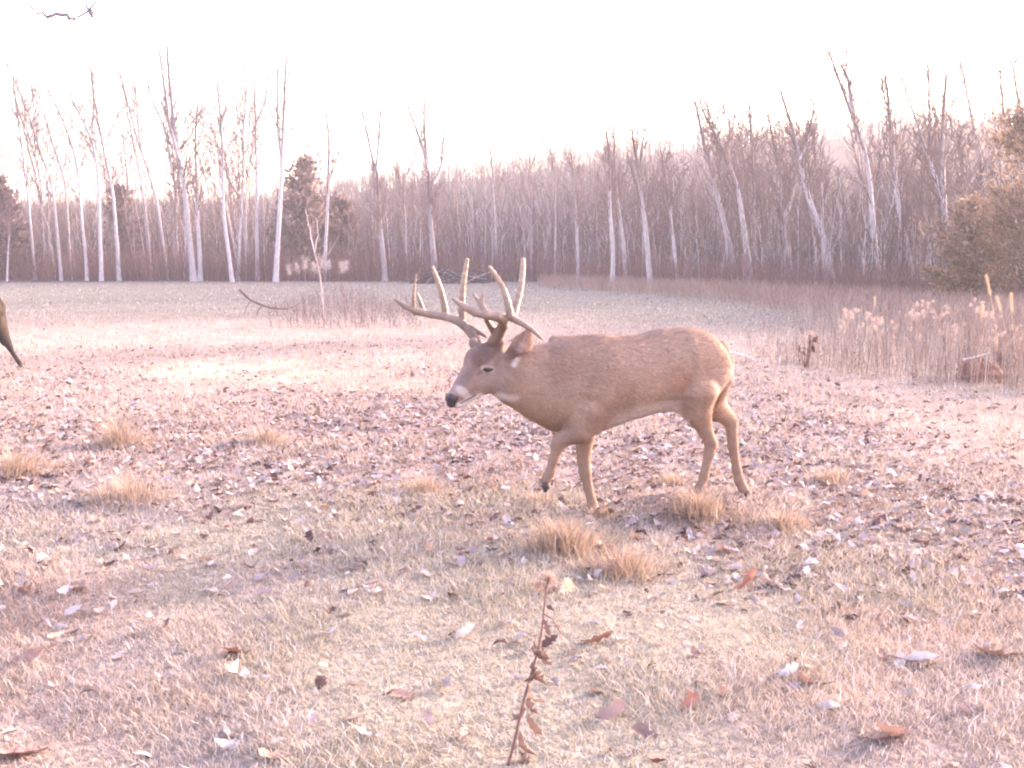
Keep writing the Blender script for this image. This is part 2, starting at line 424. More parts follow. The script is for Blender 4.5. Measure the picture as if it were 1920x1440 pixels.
for i, (dep, pale, lab, stems) in enumerate(TR):
    make_tree(stems, dep, lab, pale, np.random.default_rng(100 + i))

# templates for the unnamed trees packed behind, each copied with its trunk and crown
def grown_tree(loc, h, lean, pale, seed, rad):
    r = np.random.default_rng(seed)
    t = root("slender_tree", loc, "thin bare tree packed among the many others inside the wood", "tree", "slender trees inside the wood")
    s = np.linspace(0, 1, 20)
    path = np.stack([loc[0] + lean * h * s ** 1.3, loc[1] + .04 * h * s, loc[2] - .1 + h * s], 1)
    path[1:] += np.cumsum(r.normal(0, .012, (19, 3)), 0) * np.array([1, 1, 0])
    rd = rad * (1 - .85 * s)
    k = np.repeat(sstep(.2, .8, s), 6)[:, None]
    V, Q = sticks(path[None], rd[None], 6)
    tb = Bag(); tb.add(V, Q, (C_WHITE * pale + C_GREY * (1 - pale)) * (1 - k) + C_BROWN * 1.15 * k)
    tb.build("trunk", M_BARK, t)
    bough_set(path, rd, h, r, 18, t0=.3, twigs=4).build("crown", M_TWIG, t)
    return t
r = np.random.default_rng(77)
tmpl, cnt = [], 0
while cnt < 258:
    px = r.uniform(-420, 2350); 
    if r.random() < .35: px = r.uniform(1050, 1900)
    x0 = (px - 960) / FPX
    tl = float(treeline(x0 * 50, 50.0))
    Y = tl + 2 + r.random() ** 1.3 * (30 if px > 1050 else 26)
    x = x0 * Y
    loc = (x, Y, float(terr(x, Y)))
    hpx = r.uniform(150, 400) if px < 540 else (r.uniform(80, 200) * (1 + .25 * (r.random() > .85)) if px < 1130 else (r.uniform(120, 230) if px < 1330 else r.uniform(150, 330)))
    h = float(np.clip(hpx / FPX * Y, 2.4, 11))
    if cnt < 9:
        tmpl.append((grown_tree(loc, h, r.uniform(-.22, .0), r.uniform(.25, .9), 300 + cnt, r.uniform(.032, .062)), h))
    else:
        a, ha = tmpl[int(r.integers(0, 9))]
        copy_tree(a, loc, r.uniform(-.5, .5), h / ha)
    cnt += 1

# ------------------------------------------------------------------ thicket, hill wood and brush: too dense to count
def stem_field(name, label, xy, h, rad, col, r, twigs=6, lean=.10, cat="undergrowth", tw_r=.006, tw_l=.22, mat=None, bend=.1):
    m = len(xy)
    z = terr(xy[:, 0], xy[:, 1])
    s = np.linspace(0, 1, 5)
    ln = r.normal(-lean * .5, lean, (m, 2))
    Pt = np.zeros((m, 5, 3))
    Pt[..., :2] = xy[:, None] + ln[:, None] * (h[:, None] * s ** 1.5)[..., None] + r.normal(0, .012, (m, 5, 2)) * h[:, None, None]
    Pt[..., 2] = z[:, None] - .03 + h[:, None] * s
    R = rad[:, None] * (1 - .8 * s)
    V, Q = sticks(Pt, R, 3)
    bag = Bag(); bag.add(V, Q, np.repeat(col, 15, 0))
    if twigs:
        k = np.repeat(np.arange(m), twigs); n = len(k)
        st = .25 + .74 * r.random(n); i0 = np.minimum((st * 4).astype(int), 3); f = (st * 4 - i0)[:, None]
        b0 = Pt[k, i0] * (1 - f) + Pt[k, i0 + 1] * f
        L = h[k] * tw_l * (1.25 - st) * (.5 + r.random(n))
        az = r.random(n) * 6.283
        dv = np.stack([np.cos(az) * .5, np.sin(az) * .5, .8 + .3 * r.random(n)], 1) * L[:, None]
        Pw = np.stack([b0, b0 + dv * .55 + r.normal(0, .05, (n, 3)) * L[:, None], b0 + dv], 1)
        Rw = np.minimum(rad[k] * .6, tw_r)[:, None] * np.array([1, .8, .5])
        V, Q = sticks(Pw, Rw, 3)
        bag.add(V, Q, np.repeat(col[k] * .9, 9, 0))
    o = bag.build(name, mat or M_TWIG)
    tag(o, label, cat, None, "stuff")
    return o
def pick(cols, w, m, r, var=.18):
    i = r.choice(len(cols), m, p=np.array(w) / sum(w))
    return np.array(cols)[i] * (1 + r.normal(0, var, (m, 1))).clip(.5, 1.6)
# hillside wood
r = np.random.default_rng(21)
m = 14000
px = r.uniform(-700, 2700, m); Y = 84 + 112 * r.random(m) ** .9
xy = np.stack([(px - 960) / FPX * Y, Y], 1)
stem_field("hillside_wood", "far leafless wood covering the hillside behind the tree line", xy, r.uniform(1.6, 3.6, m) * np.interp(Y, [84, 130, 196], [1.5, 1.15, .95]), r.uniform(.03, .085, m),
           pick([C_BROWN * .45, C_GREY * .38, C_WHITE * .42, (.075, .043, .043)], [5, 3, 1, 2.5], m, r), r, twigs=9, lean=.05, cat="wood", tw_r=.022, tw_l=.32)
# thicket just inside the wood's edge
r = np.random.default_rng(22)
m = 9500
px = r.uniform(-600, 2500, m)
tl = treeline((px - 960) / FPX * 50, np.full(m, 50.))
Y = tl + 1.0 + 34 * r.random(m) ** 1.2
xy = np.stack([(px - 960) / FPX * Y, Y], 1)
hh = np.where((px > 640) & (px < 1150), r.uniform(1.6, 5.0, m), r.uniform(1.4, 6.0, m)) * np.clip(Y / 58, .75, 1.2)
stem_field("thicket", "dense thicket of thin leafless saplings filling the wood's edge", xy, hh, r.uniform(.010, .030, m) * np.where(r.random(m) < .12, 1.8, 1),
           pick([C_BROWN * .66, C_GREY * .62, C_WHITE * .95, (.115, .064, .062)], [5, 2.5, 1.6, 2.8], m, r), r, twigs=7, lean=.07, cat="thicket", tw_r=.011, tw_l=.26)
# red-brown brush at the foot of the wood
r = np.random.default_rng(23)
m = 15000
px = r.uniform(-500, 2300, m)
tl = treeline((px - 960) / FPX * 50, np.full(m, 50.))
Y = tl - 1.2 + 10 * r.random(m) ** 1.5
xy = np.stack([(px - 960) / FPX * Y, Y], 1)
stem_field("brush", "reddish brown knee-high brush along the foot of the wood", xy, r.uniform(.35, 1.7, m) * np.clip(Y / 50, .6, 1.1), r.uniform(.006, .012, m),
           pick([(.19, .095, .092), (.155, .088, .09), (.235, .15, .145)], [4, 3, 1.5], m, r), r, twigs=5, lean=.25, cat="brush", tw_r=.008, tw_l=.4)
# brown weeds between the field and the right-hand wood
r = np.random.default_rng(24)
m = 13000
px = r.uniform(1010, 2300, m)
tl = treeline((px - 960) / FPX * 50, np.full(m, 50.))
k = sstep(1010, 1500, px)
Y = tl - r.random(m) ** 1.5 * (11 + 1.5 * k)
xy = np.stack([(px - 960) / FPX * Y, Y], 1)
stem_field("low_weeds", "low brown weeds and grass before the right-hand wood", xy, r.uniform(.15, .55, m), r.uniform(.004, .008, m),
           pick([(.33, .215, .18), (.26, .165, .14), (.38, .28, .245)], [4, 3, 2], m, r), r, twigs=4, lean=.25, cat="weeds", tw_r=.005, tw_l=.45)
# tall dry weeds on the right
r = np.random.default_rng(25)
m = 5200
px = 1400 + (2500 - 1400) * r.random(m) ** .95
yf = np.interp(px, [1430, 1600, 1920, 2500], [13.2, 11.9, 10.6, 9.0])
Y = yf + 13 * r.random(m) ** 1.6
xy = np.stack([(px - 960) / FPX * Y, Y], 1)
edge = sstep(1420, 1560, px)
stem_field("tall_weeds", "waist-high dry weed stalks crowding the field's right side", xy, r.uniform(.10, .74, m) * (.35 + .65 * edge) * np.interp(px, [1430, 1800, 1950], [.85, 1, 1.12]), r.uniform(.002, .0048, m),
           pick([(.38, .28, .235), (.30, .205, .175), (.46, .37, .32), (.21, .145, .13)], [4, 3, 2, 2], m, r), r, twigs=4, lean=.10, cat="weeds", tw_r=.0025, tw_l=.25)
# weeds round the sapling left of the deer
r = np.random.default_rng(26)
m = 620
px = r.uniform(500, 790, m); Y = r.uniform(19.5, 30, m)
xy = np.stack([(px - 960) / FPX * Y, Y], 1)
stem_field("weed_patch", "loose patch of grey weed stems in the field left of the antlers", xy, r.uniform(.15, .75, m) * np.exp(-((px - 650) / 130) ** 2), r.uniform(.004, .008, m),
           pick([(.23, .16, .155), (.29, .225, .21), (.17, .115, .115)], [4, 3, 2], m, r), r, twigs=5, lean=.16, cat="weeds", tw_r=.004, tw_l=.35)

# ------------------------------------------------------------------ evergreens
def cedar(px, py, Y, h, wid, label, seed, dark, cols, n=9000, dens=1.0, blade=.10):
    r = np.random.default_rng(seed)
    b = P(px, py, Y); gz = float(terr(b[0], b[1])); loc = np.array([b[0], b[1], gz])
    t = root("cedar_tree", loc, label, "tree", "evergreen cedars at the edge of the wood")
    tb = Bag()
    tb.tube([loc + (0, 0, -.1), loc + (.05, 0, h * .5), loc + (-.03, 0, h * .97)], [.10, .06, .012], C_BROWN, 8)
    # limbs
    nl = 46
    th = .06 + .9 * r.random(nl); az = r.random(nl) * 6.283
    prof = (1 - th) ** .7 * wid * (.45 + .85 * r.random(nl))
    s = np.linspace(0, 1, 5)
    Pl = np.zeros((nl, 5, 3))
    Pl[..., 0] = loc[0] + np.cos(az)[:, None] * prof[:, None] * s; Pl[..., 1] = loc[1] + np.sin(az)[:, None] * prof[:, None] * s
    Pl[..., 2] = gz + (th * h)[:, None] + prof[:, None] * .55 * s ** 1.4
    V, Q = sticks(Pl, np.tile(.022 * (1 - .8 * s), (nl, 1)), 4); tb.add(V, Q, C_BROWN)
    tb.build("trunk", M_BARK, t)
    # sprays of small blades along the limbs
    k = r.integers(0, nl, n); st = np.clip(r.beta(2.2, 1.1, n), .05, 1); i0 = np.minimum((st * 4).astype(int), 3); f = (st * 4 - i0)[:, None]
    c = Pl[k, i0] * (1 - f) + Pl[k, i0 + 1] * f + r.normal(0, .10 * wid + .03, (n, 3)) * r.random((n, 1)) * 1.6 * np.array([1, 1, .8])
    d = np.stack([np.cos(az[k]) * .6 + r.normal(0, .5, n), np.sin(az[k]) * .6 + r.normal(0, .5, n), .7 + r.normal(0, .5, n)], 1)
    d /= np.linalg.norm(d, axis=1, keepdims=True)
    w = np.cross(d, r.normal(0, 1, (n, 3))); w /= np.linalg.norm(w, axis=1, keepdims=True)
    L = blade * (.5 + r.random(n))[:, None]
    V = np.stack([c - w * L * .16, c + w * L * .16, c + d * L * .6 + w * L * .2, c + d * L, c + d * L * .55 - w * L * .2], 1).reshape(-1, 3)
    i = np.arange(n)[:, None] * 5
    cl = pick(cols, [1] * len(cols), n, r, .22)
    bag = Bag(); bag.add(V, np.concatenate([i + 0, i + 1, i + 2, i + 4], 1), np.repeat(cl, 5, 0))
    bag.F3.append(np.concatenate([i + 4, i + 2, i + 3], 1))
    bag.build("crown", M_NEEDLE, t, smooth=False)
    return t
DK = [(.155, .108, .11), (.185, .127, .13), (.135, .098, .098)]
OL = [(.215, .142, .105), (.24, .162, .118), (.18, .122, .092), (.27, .185, .14)]
cedar(572, 525, 60, 6.6, 2.3, "dark round-topped cedar behind the twin-topped birch", 1, 1, DK, 3600, blade=.26)
cedar(636, 525, 62, 4.6, 1.6, "low dark cedar filling the gap right of the lone pale trunk", 2, 1, DK, 2800, blade=.28)
cedar(4, 525, 60, 5.6, 1.7, "dark cedar cut by the left edge of the picture", 3, 1, DK, 4500, blade=.28)
cedar(232, 525, 66, 5.4, 1.5, "sparse dark cedar glimpsed through the left cluster of trunks", 4, 1, DK, 2400, blade=.26)
cedar(1965, 590, 25, 4.9, 2.5, "big olive brown cedar at the right edge, hazy in the sun", 5, 0, OL, 30000, blade=.095)
cedar(1815, 580, 27, 2.6, .95, "shorter brown cedar bush at the foot of the big one", 6, 0, OL, 15000, blade=.09)

# ------------------------------------------------------------------ grass (uncountable)
def grass_sheet():
    r = np.random.default_rng(31)
    bag = Bag()
    for (d0, d1, n, seg) in ((2.3, 6.2, 330000, 2), (6.2, 15, 200000, 1), (15, 62, 110000, 1)):
        u = r.random(n)
        d = 1 / (1 / d0 * (1 - u) + u / d1) if seg == 1 else d0 + (d1 - d0) * u ** .85
        a = r.uniform(-.62, .62, n)
        x, y = np.sin(a) * d, np.cos(a) * d
        lf = leafy(x, y)
        clump = fbm(x * 2.2 + 9, y * 1.6 + 4, 3)
        keep = (r.random(n) < (1 - .30 * lf) * (.92 + .2 * sstep(.36, .62, clump))) & (d < treeline(x, y) + 1)
        x, y, d, clump, lf = x[keep], y[keep], d[keep], clump[keep], lf[keep]; n = len(x)
        z = terr(x, y) - .004
        h = (.012 + .030 * r.random(n) ** 1.8) * (.85 + .7 * sstep(.42, .70, clump)) * (1 + .45 * lf) * np.clip(d / 6, .9, 2.0)
        w = np.maximum(.0014, d * .00036) * (.7 + .6 * r.random(n))
        az = r.random(n) * 6.283
        dr = np.stack([np.cos(az), np.sin(az)], 1); pr = np.stack([-np.sin(az), np.cos(az)], 1)
        flat = r.random(n) < .10
        ln = h * (.25 + 1.1 * r.random(n)); ln = np.where(flat, .03 + .05 * r.random(n), ln); h = np.where(flat, h * .45, h)
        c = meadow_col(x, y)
        q = r.random(n)[:, None]
        c = np.where(q < .20, FROST * .95, np.where(q < .34, c * .55 + GREEN * .35, np.where(q < .44, c * .55, c)))
        c = c * (1 + r.normal(0, .17, (n, 1))).clip(.5, 1.6)
        b = np.stack([x, y, z], 1)
        def pt(t, side):
            o = b.copy(); o[:, :2] += dr * (ln * t ** 1.7)[:, None] + pr * (w * side)[:, None]; o[:, 2] += h * (t - .18 * t * t); return o
        if seg == 2:
            V = np.stack([pt(0, -1), pt(0, 1), pt(.5, .8), pt(.5, -.8), pt(1, 0)], 1).reshape(-1, 3); i = np.arange(n)[:, None] * 5
            bag.add(V, np.concatenate([i, i + 1, i + 2, i + 3], 1), np.repeat(c, 5, 0)); bag.F3.append(np.concatenate([i + 3, i + 2, i + 4], 1) + bag.n - len(V))
        else:
            V = np.stack([pt(0, -1), pt(0, 1), pt(1, 0)], 1).reshape(-1, 3)
            bag.add(V, np.arange(n * 3).reshape(-1, 3), np.repeat(c, 3, 0))
    o = bag.build("meadow_grass", M_GRASS, smooth=False)
    tag(o, "short frosted straw coloured grass growing over the whole field", "grass", None, "stuff")
grass_sheet()

# ------------------------------------------------------------------ dead leaves
ROWS = np.array([0, .10, .22, .34, .46, .58, .70, .84, 1.0])
WID = np.array([.03, .19, .36, .27, .48, .34, .44, .25, .05])
def leaves(x, y, z, L, yaw, pitch, roll, curl, bow, col, r):
    """oak leaves: 9 rows x 3 points, cupped across and bowed along"""
    n = len(x)
    wid = WID[None] * (1 + r.normal(0, .18, (n, 9))) * L[:, None] * .62
    asym = r.normal(1, .12, (n, 2, 9))
    u = (ROWS[None] - .5) * L[:, None]
    P3 = np.zeros((n, 9, 3, 3))
    for j, sd in enumerate((-1, 0, 1)):
        ww = wid * (asym[:, 0] if sd < 0 else asym[:, 1])
        ang = curl[:, None] * (1 if sd else 0)
        P3[:, :, j, 0] = u + (.06 * L[:, None] if sd else 0)
        P3[:, :, j, 1] = sd * ww * np.cos(ang)
        P3[:, :, j, 2] = ww * np.sin(ang) * abs(sd)
    th = bow[:, None, None] * (P3[..., 0] / L[:, None, None])
    P3[..., 2] += np.abs(P3[..., 0]) * np.sin(np.abs(th)) * np.sign(bow)[:, None, None]
    P3 += r.normal(0, .02, P3.shape) * L[:, None, None, None]
    V = P3.reshape(n, 27, 3)
    cr, sr = np.cos(roll)[:, None], np.sin(roll)[:, None]
    V = np.stack([V[..., 0], V[..., 1] * cr - V[..., 2] * sr, V[..., 1] * sr + V[..., 2] * cr], -1)
    cp, sp = np.cos(pitch)[:, None], np.sin(pitch)[:, None]
    V = np.stack([V[..., 0] * cp + V[..., 2] * sp, V[..., 1], -V[..., 0] * sp + V[..., 2] * cp], -1)
    cy, sy = np.cos(yaw)[:, None], np.sin(yaw)[:, None]
    V = np.stack([V[..., 0] * cy - V[..., 1] * sy, V[..., 0] * sy + V[..., 1] * cy, V[..., 2]], -1)
    low = V[..., 2].min(1)
    V = V + np.stack([x, y, z - np.minimum(low, 0) * .85], 1)[:, None]
    i = np.arange(n * 27).reshape(n, 9, 3)
    Q = np.stack([i[:, :-1, :-1], i[:, :-1, 1:], i[:, 1:, 1:], i[:, 1:, :-1]], -1).reshape(-1, 4)
    return V.reshape(-1, 3), Q, np.repeat(col, 27, 0)
def litter():
    r = np.random.default_rng(41)
    n = 84000
    u = r.random(n); d = 2.5 + 14.5 * u ** .62
    a = r.uniform(-.6, .6, n)
    x, y = np.sin(a) * d, np.cos(a) * d
    lf = leafy(x, y)
    keep = r.random(n) < lf * .85 + .06
    x, y, d = x[keep], y[keep], d[keep]; n = len(x)
    L = r.uniform(.026, .078, n)
    col = pick([LBROWN, LPURP, LPALE, LTAN, FROST, DGREY], [2.8, 2.6, 3.2, 2.2, .4, 1.4], n, r, .18)
    V, Q, C = leaves(x, y, terr(x, y) - .004 + .018 * r.random(n), L, r.random(n) * 6.283, r.normal(0, .24, n), r.normal(0, .32, n), r.normal(.30, .40, n), r.normal(.3, .7, n), col, r)
    o = mk("leaf_litter", V, Q, M_LEAF, None, C, True)
    tag(o, "scattered frosted dead oak leaves littering the middle of the field", "leaves", None, "stuff")
litter()
LONE = [ # px, py, length m, colour, stand 0..1, label
 (1400, 1108, .17, (.36, .13, .075), 1.2, "large rust red oak leaf standing upright right of the big grass tuft"),
 (450, 1230, .15, (.27, .11, .07), .5, "reddish brown curled oak leaf on short grass, left of the weed stalk"),
 (1712, 1245, .20, (.62, .52, .50), .2, "big pale frosted leaf lying curled in the lower right grass"),
 (1655, 1240, .10, (.24, .13, .11), .5, "small brown leaf touching the left of the big pale curled leaf"),
 (1478, 1270, .12, (.70, .60, .60), .8, "pale leaf tilted up with a lit tip, left of the big curled leaf"),
 (1520, 1285, .13, (.30, .15, .12), .2, "brown leaf lying flat just right of the tilted pale leaf"),
 (1118, 1208, .15, (.30, .13, .09), .6, "rusty folded leaf right of the weed stalk's middle"),
 (1165, 1203, .08, (.75, .68, .68), .3, "small white frosted leaf beside the rusty folded one"),
 (1290, 1330, .10, (.36, .14, .09), 1.0, "narrow orange brown leaf standing on edge near the lower centre"),
 (1212, 1380, .10, (.17, .10, .095), .9, "dark leaf standing on edge near the bottom of the grass"),
 (1145, 1345, .13, (.32, .18, .15), .7, "crumpled brown leaf left of the dark standing one"),
 (1680, 1385, .17, (.40, .22, .17), .3, "long tan leaf lying near the bottom right edge of the grass"),
 (1640, 1390, .13, (.42, .24, .18), .2, "tan leaf left of the long one at the bottom right"),
 (1870, 1235, .22, (.26, .13, .11), .3, "broad dark brown leaf near the right edge of the foreground"),
 (50, 1245, .16, (.30, .15, .12), .6, "dark brown leaf half raised at the lower left edge"),
 (455, 1275, .16, (.62, .53, .52), .2, "pale leaf lying flat below the reddish curled one"),
 (755, 1308, .12, (.50, .30, .23), .2, "tan leaf lying flat in the short grass left of the weed stalk"),
 (410, 1352, .10, (.28, .18, .17), .8, "small grey brown leaf standing in the lower left grass"),
 (510, 1425, .14, (.45, .26, .20), .1, "narrow tan leaf at the bottom edge left of the weed stalk"),
 (690, 1385, .12, (.66, .56, .55), .3, "pale curled leaf close to the bottom edge, left of the stalk"),
 (870, 1195, .12, (.66, .55, .48), .9, "thin pale leaf propped up left of the weed stalk's middle"),
 (1300, 1232, .09, (.22, .11, .10), .9, "small dark leaf upright between the stalk and the pale leaves"),
 (920, 920, .14, (.40, .16, .11), .5, "red brown leaf on the litter in front of the deer"),
 (1355, 1040, .12, (.30, .14, .11), .8, "brown leaf leaning on the dark litter below the hind legs"),
 (145, 1108, .14, (.55, .42, .40), .2, "long pale leaf lying alone in the left foreground grass"),
 (30, 1420, .22, (.30, .15, .12), .3, "large dark leaf in the bottom left corner"),
]
for i, (px, py, L, c, st, lab) in enumerate(LONE):
    r = np.random.default_rng(500 + i)
    g = G(px, py)
    V, Q, C = leaves(np.array([g[0]]), np.array([g[1]]), np.array([g[2] + .004]), np.array([L * .74]), np.array([r.uniform(-.6, .6) + (3.14 if i % 2 else 0)]), np.array([r.normal(0, .15) - st * .45]), np.array([st * .8 * (1 if i % 3 else -1)]),
                     np.array([r.uniform(.2, .7)]), np.array([r.uniform(.3, 1.0)]), np.array([np.array(c) * .70 + .05 * np.array([1, .95, .95]) if c[0] < .5 else np.array(c) * .70]), r)
    tag(mk("oak_leaf", V, Q, M_LEAF, None, C, True, origin=g), lab, "leaf", "single dead leaves on the grass")

# ------------------------------------------------------------------ grass tufts
def tuft(px, py, w, h, n, label, seed, cols, droop=1.2):
    r = np.random.default_rng(seed)
    g = G(px, py)
    a, rr = r.random(n) * 6.283, np.abs(r.normal(0, .42, n)) * w * (.7 + .3 * r.random(n)); rr = np.where(rr > w * .55, w * .55 * np.sqrt(r.random(n)), rr)
    x, y = g[0] + np.cos(a) * rr, g[1] + np.sin(a) * rr * .8
    hh = h * (.35 + .75 * r.random(n)) * np.exp(-.9 * (rr / (w * .5)) ** 2)
    az = a + r.normal(0, .8, n); ln = hh * droop * (.15 + .8 * r.random(n) * (.4 + rr / (w * .5)))
    b = np.stack([x, y, terr(x, y) - .005], 1)
    dr = np.stack([np.cos(az), np.sin(az)], 1); pr = np.stack([-np.sin(az), np.cos(az)], 1)
    wd = np.maximum(.0016, g[1] * .00028) * (.7 + .6 * r.random(n))
    def pt(t, sd):
        o = b.copy(); o[:, :2] += dr * (ln * t ** 1.9)[:, None] + pr * (wd * sd)[:, None]; o[:, 2] += hh * (t - .25 * t ** 3); return o
    V = np.stack([pt(0, -1), pt(0, 1), pt(.4, .9), pt(.4, -.9), pt(.75, .6), pt(.75, -.6), pt(1, 0)], 1).reshape(-1, 3)
    i = np.arange(n)[:, None] * 7
    cc = np.repeat(pick(cols, [1] * len(cols), n, r, .15), 7, 0)
    bag = Bag(); bag.add(V, np.concatenate([np.concatenate([i, i + 1, i + 2, i + 3], 1), np.concatenate([i + 3, i + 2, i + 4, i + 5], 1)]), cc)
    bag.F3.append(np.concatenate([i + 5, i + 4, i + 6], 1))
    tag(bag.build("grass_tuft", M_GRASS, smooth=False, origin=g), label, "grass tuft", "tan grass tufts in the field")
TAN = [(.37, .27, .205), (.32, .225, .17), (.42, .33, .265), (.27, .185, .145)]
for i, tf in enumerate([
 (1060, 1035, .50, .24, 900, "largest tan grass tuft, in front of the deer's planted foreleg"),
 (1165, 1075, .42, .17, 600, "tan grass tuft leaning right of the largest one"),
 (1128, 968, .32, .09, 300, "small tan tuft beside the hoof of the planted foreleg"),
 (1310, 968, .40, .20, 700, "tan tuft under the deer's near hind hoof"),
 (1470, 992, .34, .15, 420, "low tan tuft right of the deer's hind hooves"),
 (225, 838, .50, .30, 520, "upright tan tuft on the leaf litter in the left middle"),
 (30, 890, .55, .24, 520, "tan tuft cut by the left edge of the picture"),
 (500, 835, .40, .22, 380, "tan tuft on the leaves between left edge and deer's muzzle"),
 (795, 925, .40, .16, 360, "short tan tuft on the litter below the deer's muzzle"),
 (1255, 912, .28, .13, 300, "short tan tuft under the deer's belly"),
 (1560, 905, .40, .14, 340, "low tan tuft between the hind legs and the right edge"),
 (245, 935, .60, .20, 520, "wide low tuft below the upright one on the left"),
 (1010, 948, .34, .12, 300, "sparse tan tuft below the deer's raised foreleg"),
]): tuft(*tf, 600 + i, TAN)

# ------------------------------------------------------------------ foreground weed stalk
def weed_stalk():
    r = np.random.default_rng(71)
    Y = 2.66
    pts = [(940, 1475), (958, 1420), (985, 1300), (1003, 1240), (1016, 1195), (1020, 1140), (1024, 1095), (1030, 1078)]
    q = [P(x, y, Y + .01 * i) for i, (x, y) in enumerate(pts)]
    g = q[0].copy(); g[2] = float(terr(g[0], g[1]))
    q.insert(0, np.array([g[0] - .012, g[1], g[2] - .02]))
    t = root("weed_stalk", g, "single tall dry weed with curled brown leaves in the foreground", "weed")
    b = Bag(); b.tube(smooth_path(q, 24), np.linspace(.0048, .0022, 24), (.20, .105, .095), 7)
    b.tube([P(1018, 1150, Y + .05), P(1035, 1160, Y + .03), P(1048, 1182, Y + .02)], [.002, .0016, .001], (.20, .105, .095), 6)
    b.build("stem", M_BARK, t)
    for i, (px, py, L, yw, c) in enumerate([(1012, 1222, .062, 0, 0), (1022, 1232, .055, .6, 0), (996, 1265, .05, 2.8, 0), (1008, 1262, .062, .3, 0), (995, 1320, .06, .4, 0), (1000, 1300, .07, .5, 1), (975, 1340, .045, 2.9, 0),
                                            (1000, 1360, .065, .3, 0), (985, 1395, .075, .2, 0), (972, 1425, .055, 2.7, 1), (990, 1425, .07, .5, 0), (1050, 1180, .04, .7, 1), (1024, 1175, .045, .2, 0)]):
        p = P(px, py, Y + .02)
        V, Q, C = leaves(np.array([0.]), np.array([0.]), np.array([0.]), np.array([L * 1.05]), np.array([yw]), np.array([r.uniform(.7, 1.25)]), np.array([r.normal(0, .8)]), np.array([r.uniform(.7, 1.2)]), np.array([r.uniform(.8, 1.8)]), np.array([[(.19, .115, .098), (.33, .235, .19)][c]]), r)
        V = V - V.mean(0); V[:, 1] *= .5; V += r.normal(0, .0018, V.shape)
        mk("leaf", V + p, Q, M_LEAF, t, C)
    # fluffy head
    n = 900; c0 = np.concatenate([np.tile(P(1030, 1085, Y + .07), (n // 2, 1)), np.tile(P(1008, 1098, Y + .07), (n // 4, 1)), np.tile(P(1062, 1098, Y + .05), (n // 4, 1))])
    d = r.normal(0, 1, (n, 3)); d /= np.linalg.norm(d, axis=1, keepdims=True)
    L = r.uniform(.008, .019, n)[:, None]; w = np.cross(d, [.3, .5, .8]); c = c0 + d * .006 + r.normal(0, .006, (n, 3))
    V = np.stack([c - w * .0012, c + w * .0012, c + d * L], 1).reshape(-1, 3)
    cl = np.where(np.arange(n)[:, None] < n * .75, np.array([.42, .30, .25]), np.array([.60, .55, .42])) * (1 + r.normal(0, .12, (n, 1)))
    mk("seed_head", V, np.arange(n * 3).reshape(-1, 3), M_GRASS, t, np.repeat(cl, 3, 0), False)
weed_stalk()

# ------------------------------------------------------------------ weeds with seed heads, right side and at the wood's edge
def seed_weed(loc, h, label, group, seed, headcol, fluff=.035, bend=.12, per=70, nm="seeding_weed"):
    r = np.random.default_rng(seed)
    loc = np.asarray(loc, float)
    t = root(nm, loc, label, "weed", group)
    s = np.linspace(0, 1, 9)
    path = np.stack([loc[0] + bend * h * s ** 2.2, loc[1] + .03 * h * s, loc[2] - .02 + h * s * (1 - .08 * s)], 1)
    b = Bag(); b.tube(path, .0042 - .0028 * s, (.42, .29, .24), 5)
    heads = [path[-1]]
    for k in range(5):
        i = 5 + int(r.integers(0, 4)); p0 = path[i]; a = r.random() * 6.283
        e = p0 + np.array([math.cos(a) * .07, math.sin(a) * .07, .06 + .05 * r.random()]) * (h / .6)
        b.tube([p0, (p0 + e) / 2 + np.array([0, 0, .01]), e], [.002, .0016, .001], (.42, .29, .24), 4); heads.append(e)
    b.build("stem", M_TWIG, t)
    for hd in heads:
        n = per; c = hd + r.normal(0, fluff * .38, (n, 3))
        d = r.normal(0, 1, (n, 3)) + [0, 0, .4]; d /= np.linalg.norm(d, axis=1, keepdims=True); w = np.cross(d, [.3, .8, .5])
        V = np.stack([c - w * .0026, c + w * .0026, c + d * r.uniform(.3, 1, n)[:, None] * fluff], 1).reshape(-1, 3)
        mk("seed_head", V, np.arange(n * 3).reshape(-1, 3), M_GRASS, t, np.repeat(np.asarray(headcol) * (1 + r.normal(0, .15, (n, 1))), 3, 0), False)
    return t
r = np.random.default_rng(81)
tm = []
spots = [(1500, 700), (1535, 690), (1568, 706), (1600, 690), (1622, 712), (1650, 700), (1672, 690), (1700, 715), (1712, 700), (1728, 712), (1750, 690), (1765, 715), (1788, 705), (1800, 720), (1830, 700), (1850, 725), (1875, 705), (1892, 725), (1905, 700), (1915, 735), (1580, 670), (1640, 670), (1690, 665), (1740, 668), (1820, 670), (1870, 668), (1945, 720), (1990, 715)]
for i, (px, py) in enumerate(spots):
    g = G(px, py); h = r.uniform(.5, .78) * (1 if px > 1560 else .7)
    lab = "dry weed with a pale fluffy seed head among the tall weeds on the right"
    if i < 5: tm.append(seed_weed(g, h, lab, "seeding weeds on the right side", 820 + i, (.38, .295, .265), fluff=.022, bend=[.12, -.1, .2, -.05, .08][i])); tm[-1]["_h"] = h
    else: copy_tree(tm[i % 5], g, r.random() * 6.283, h / tm[i % 5]["_h"])
tm = []
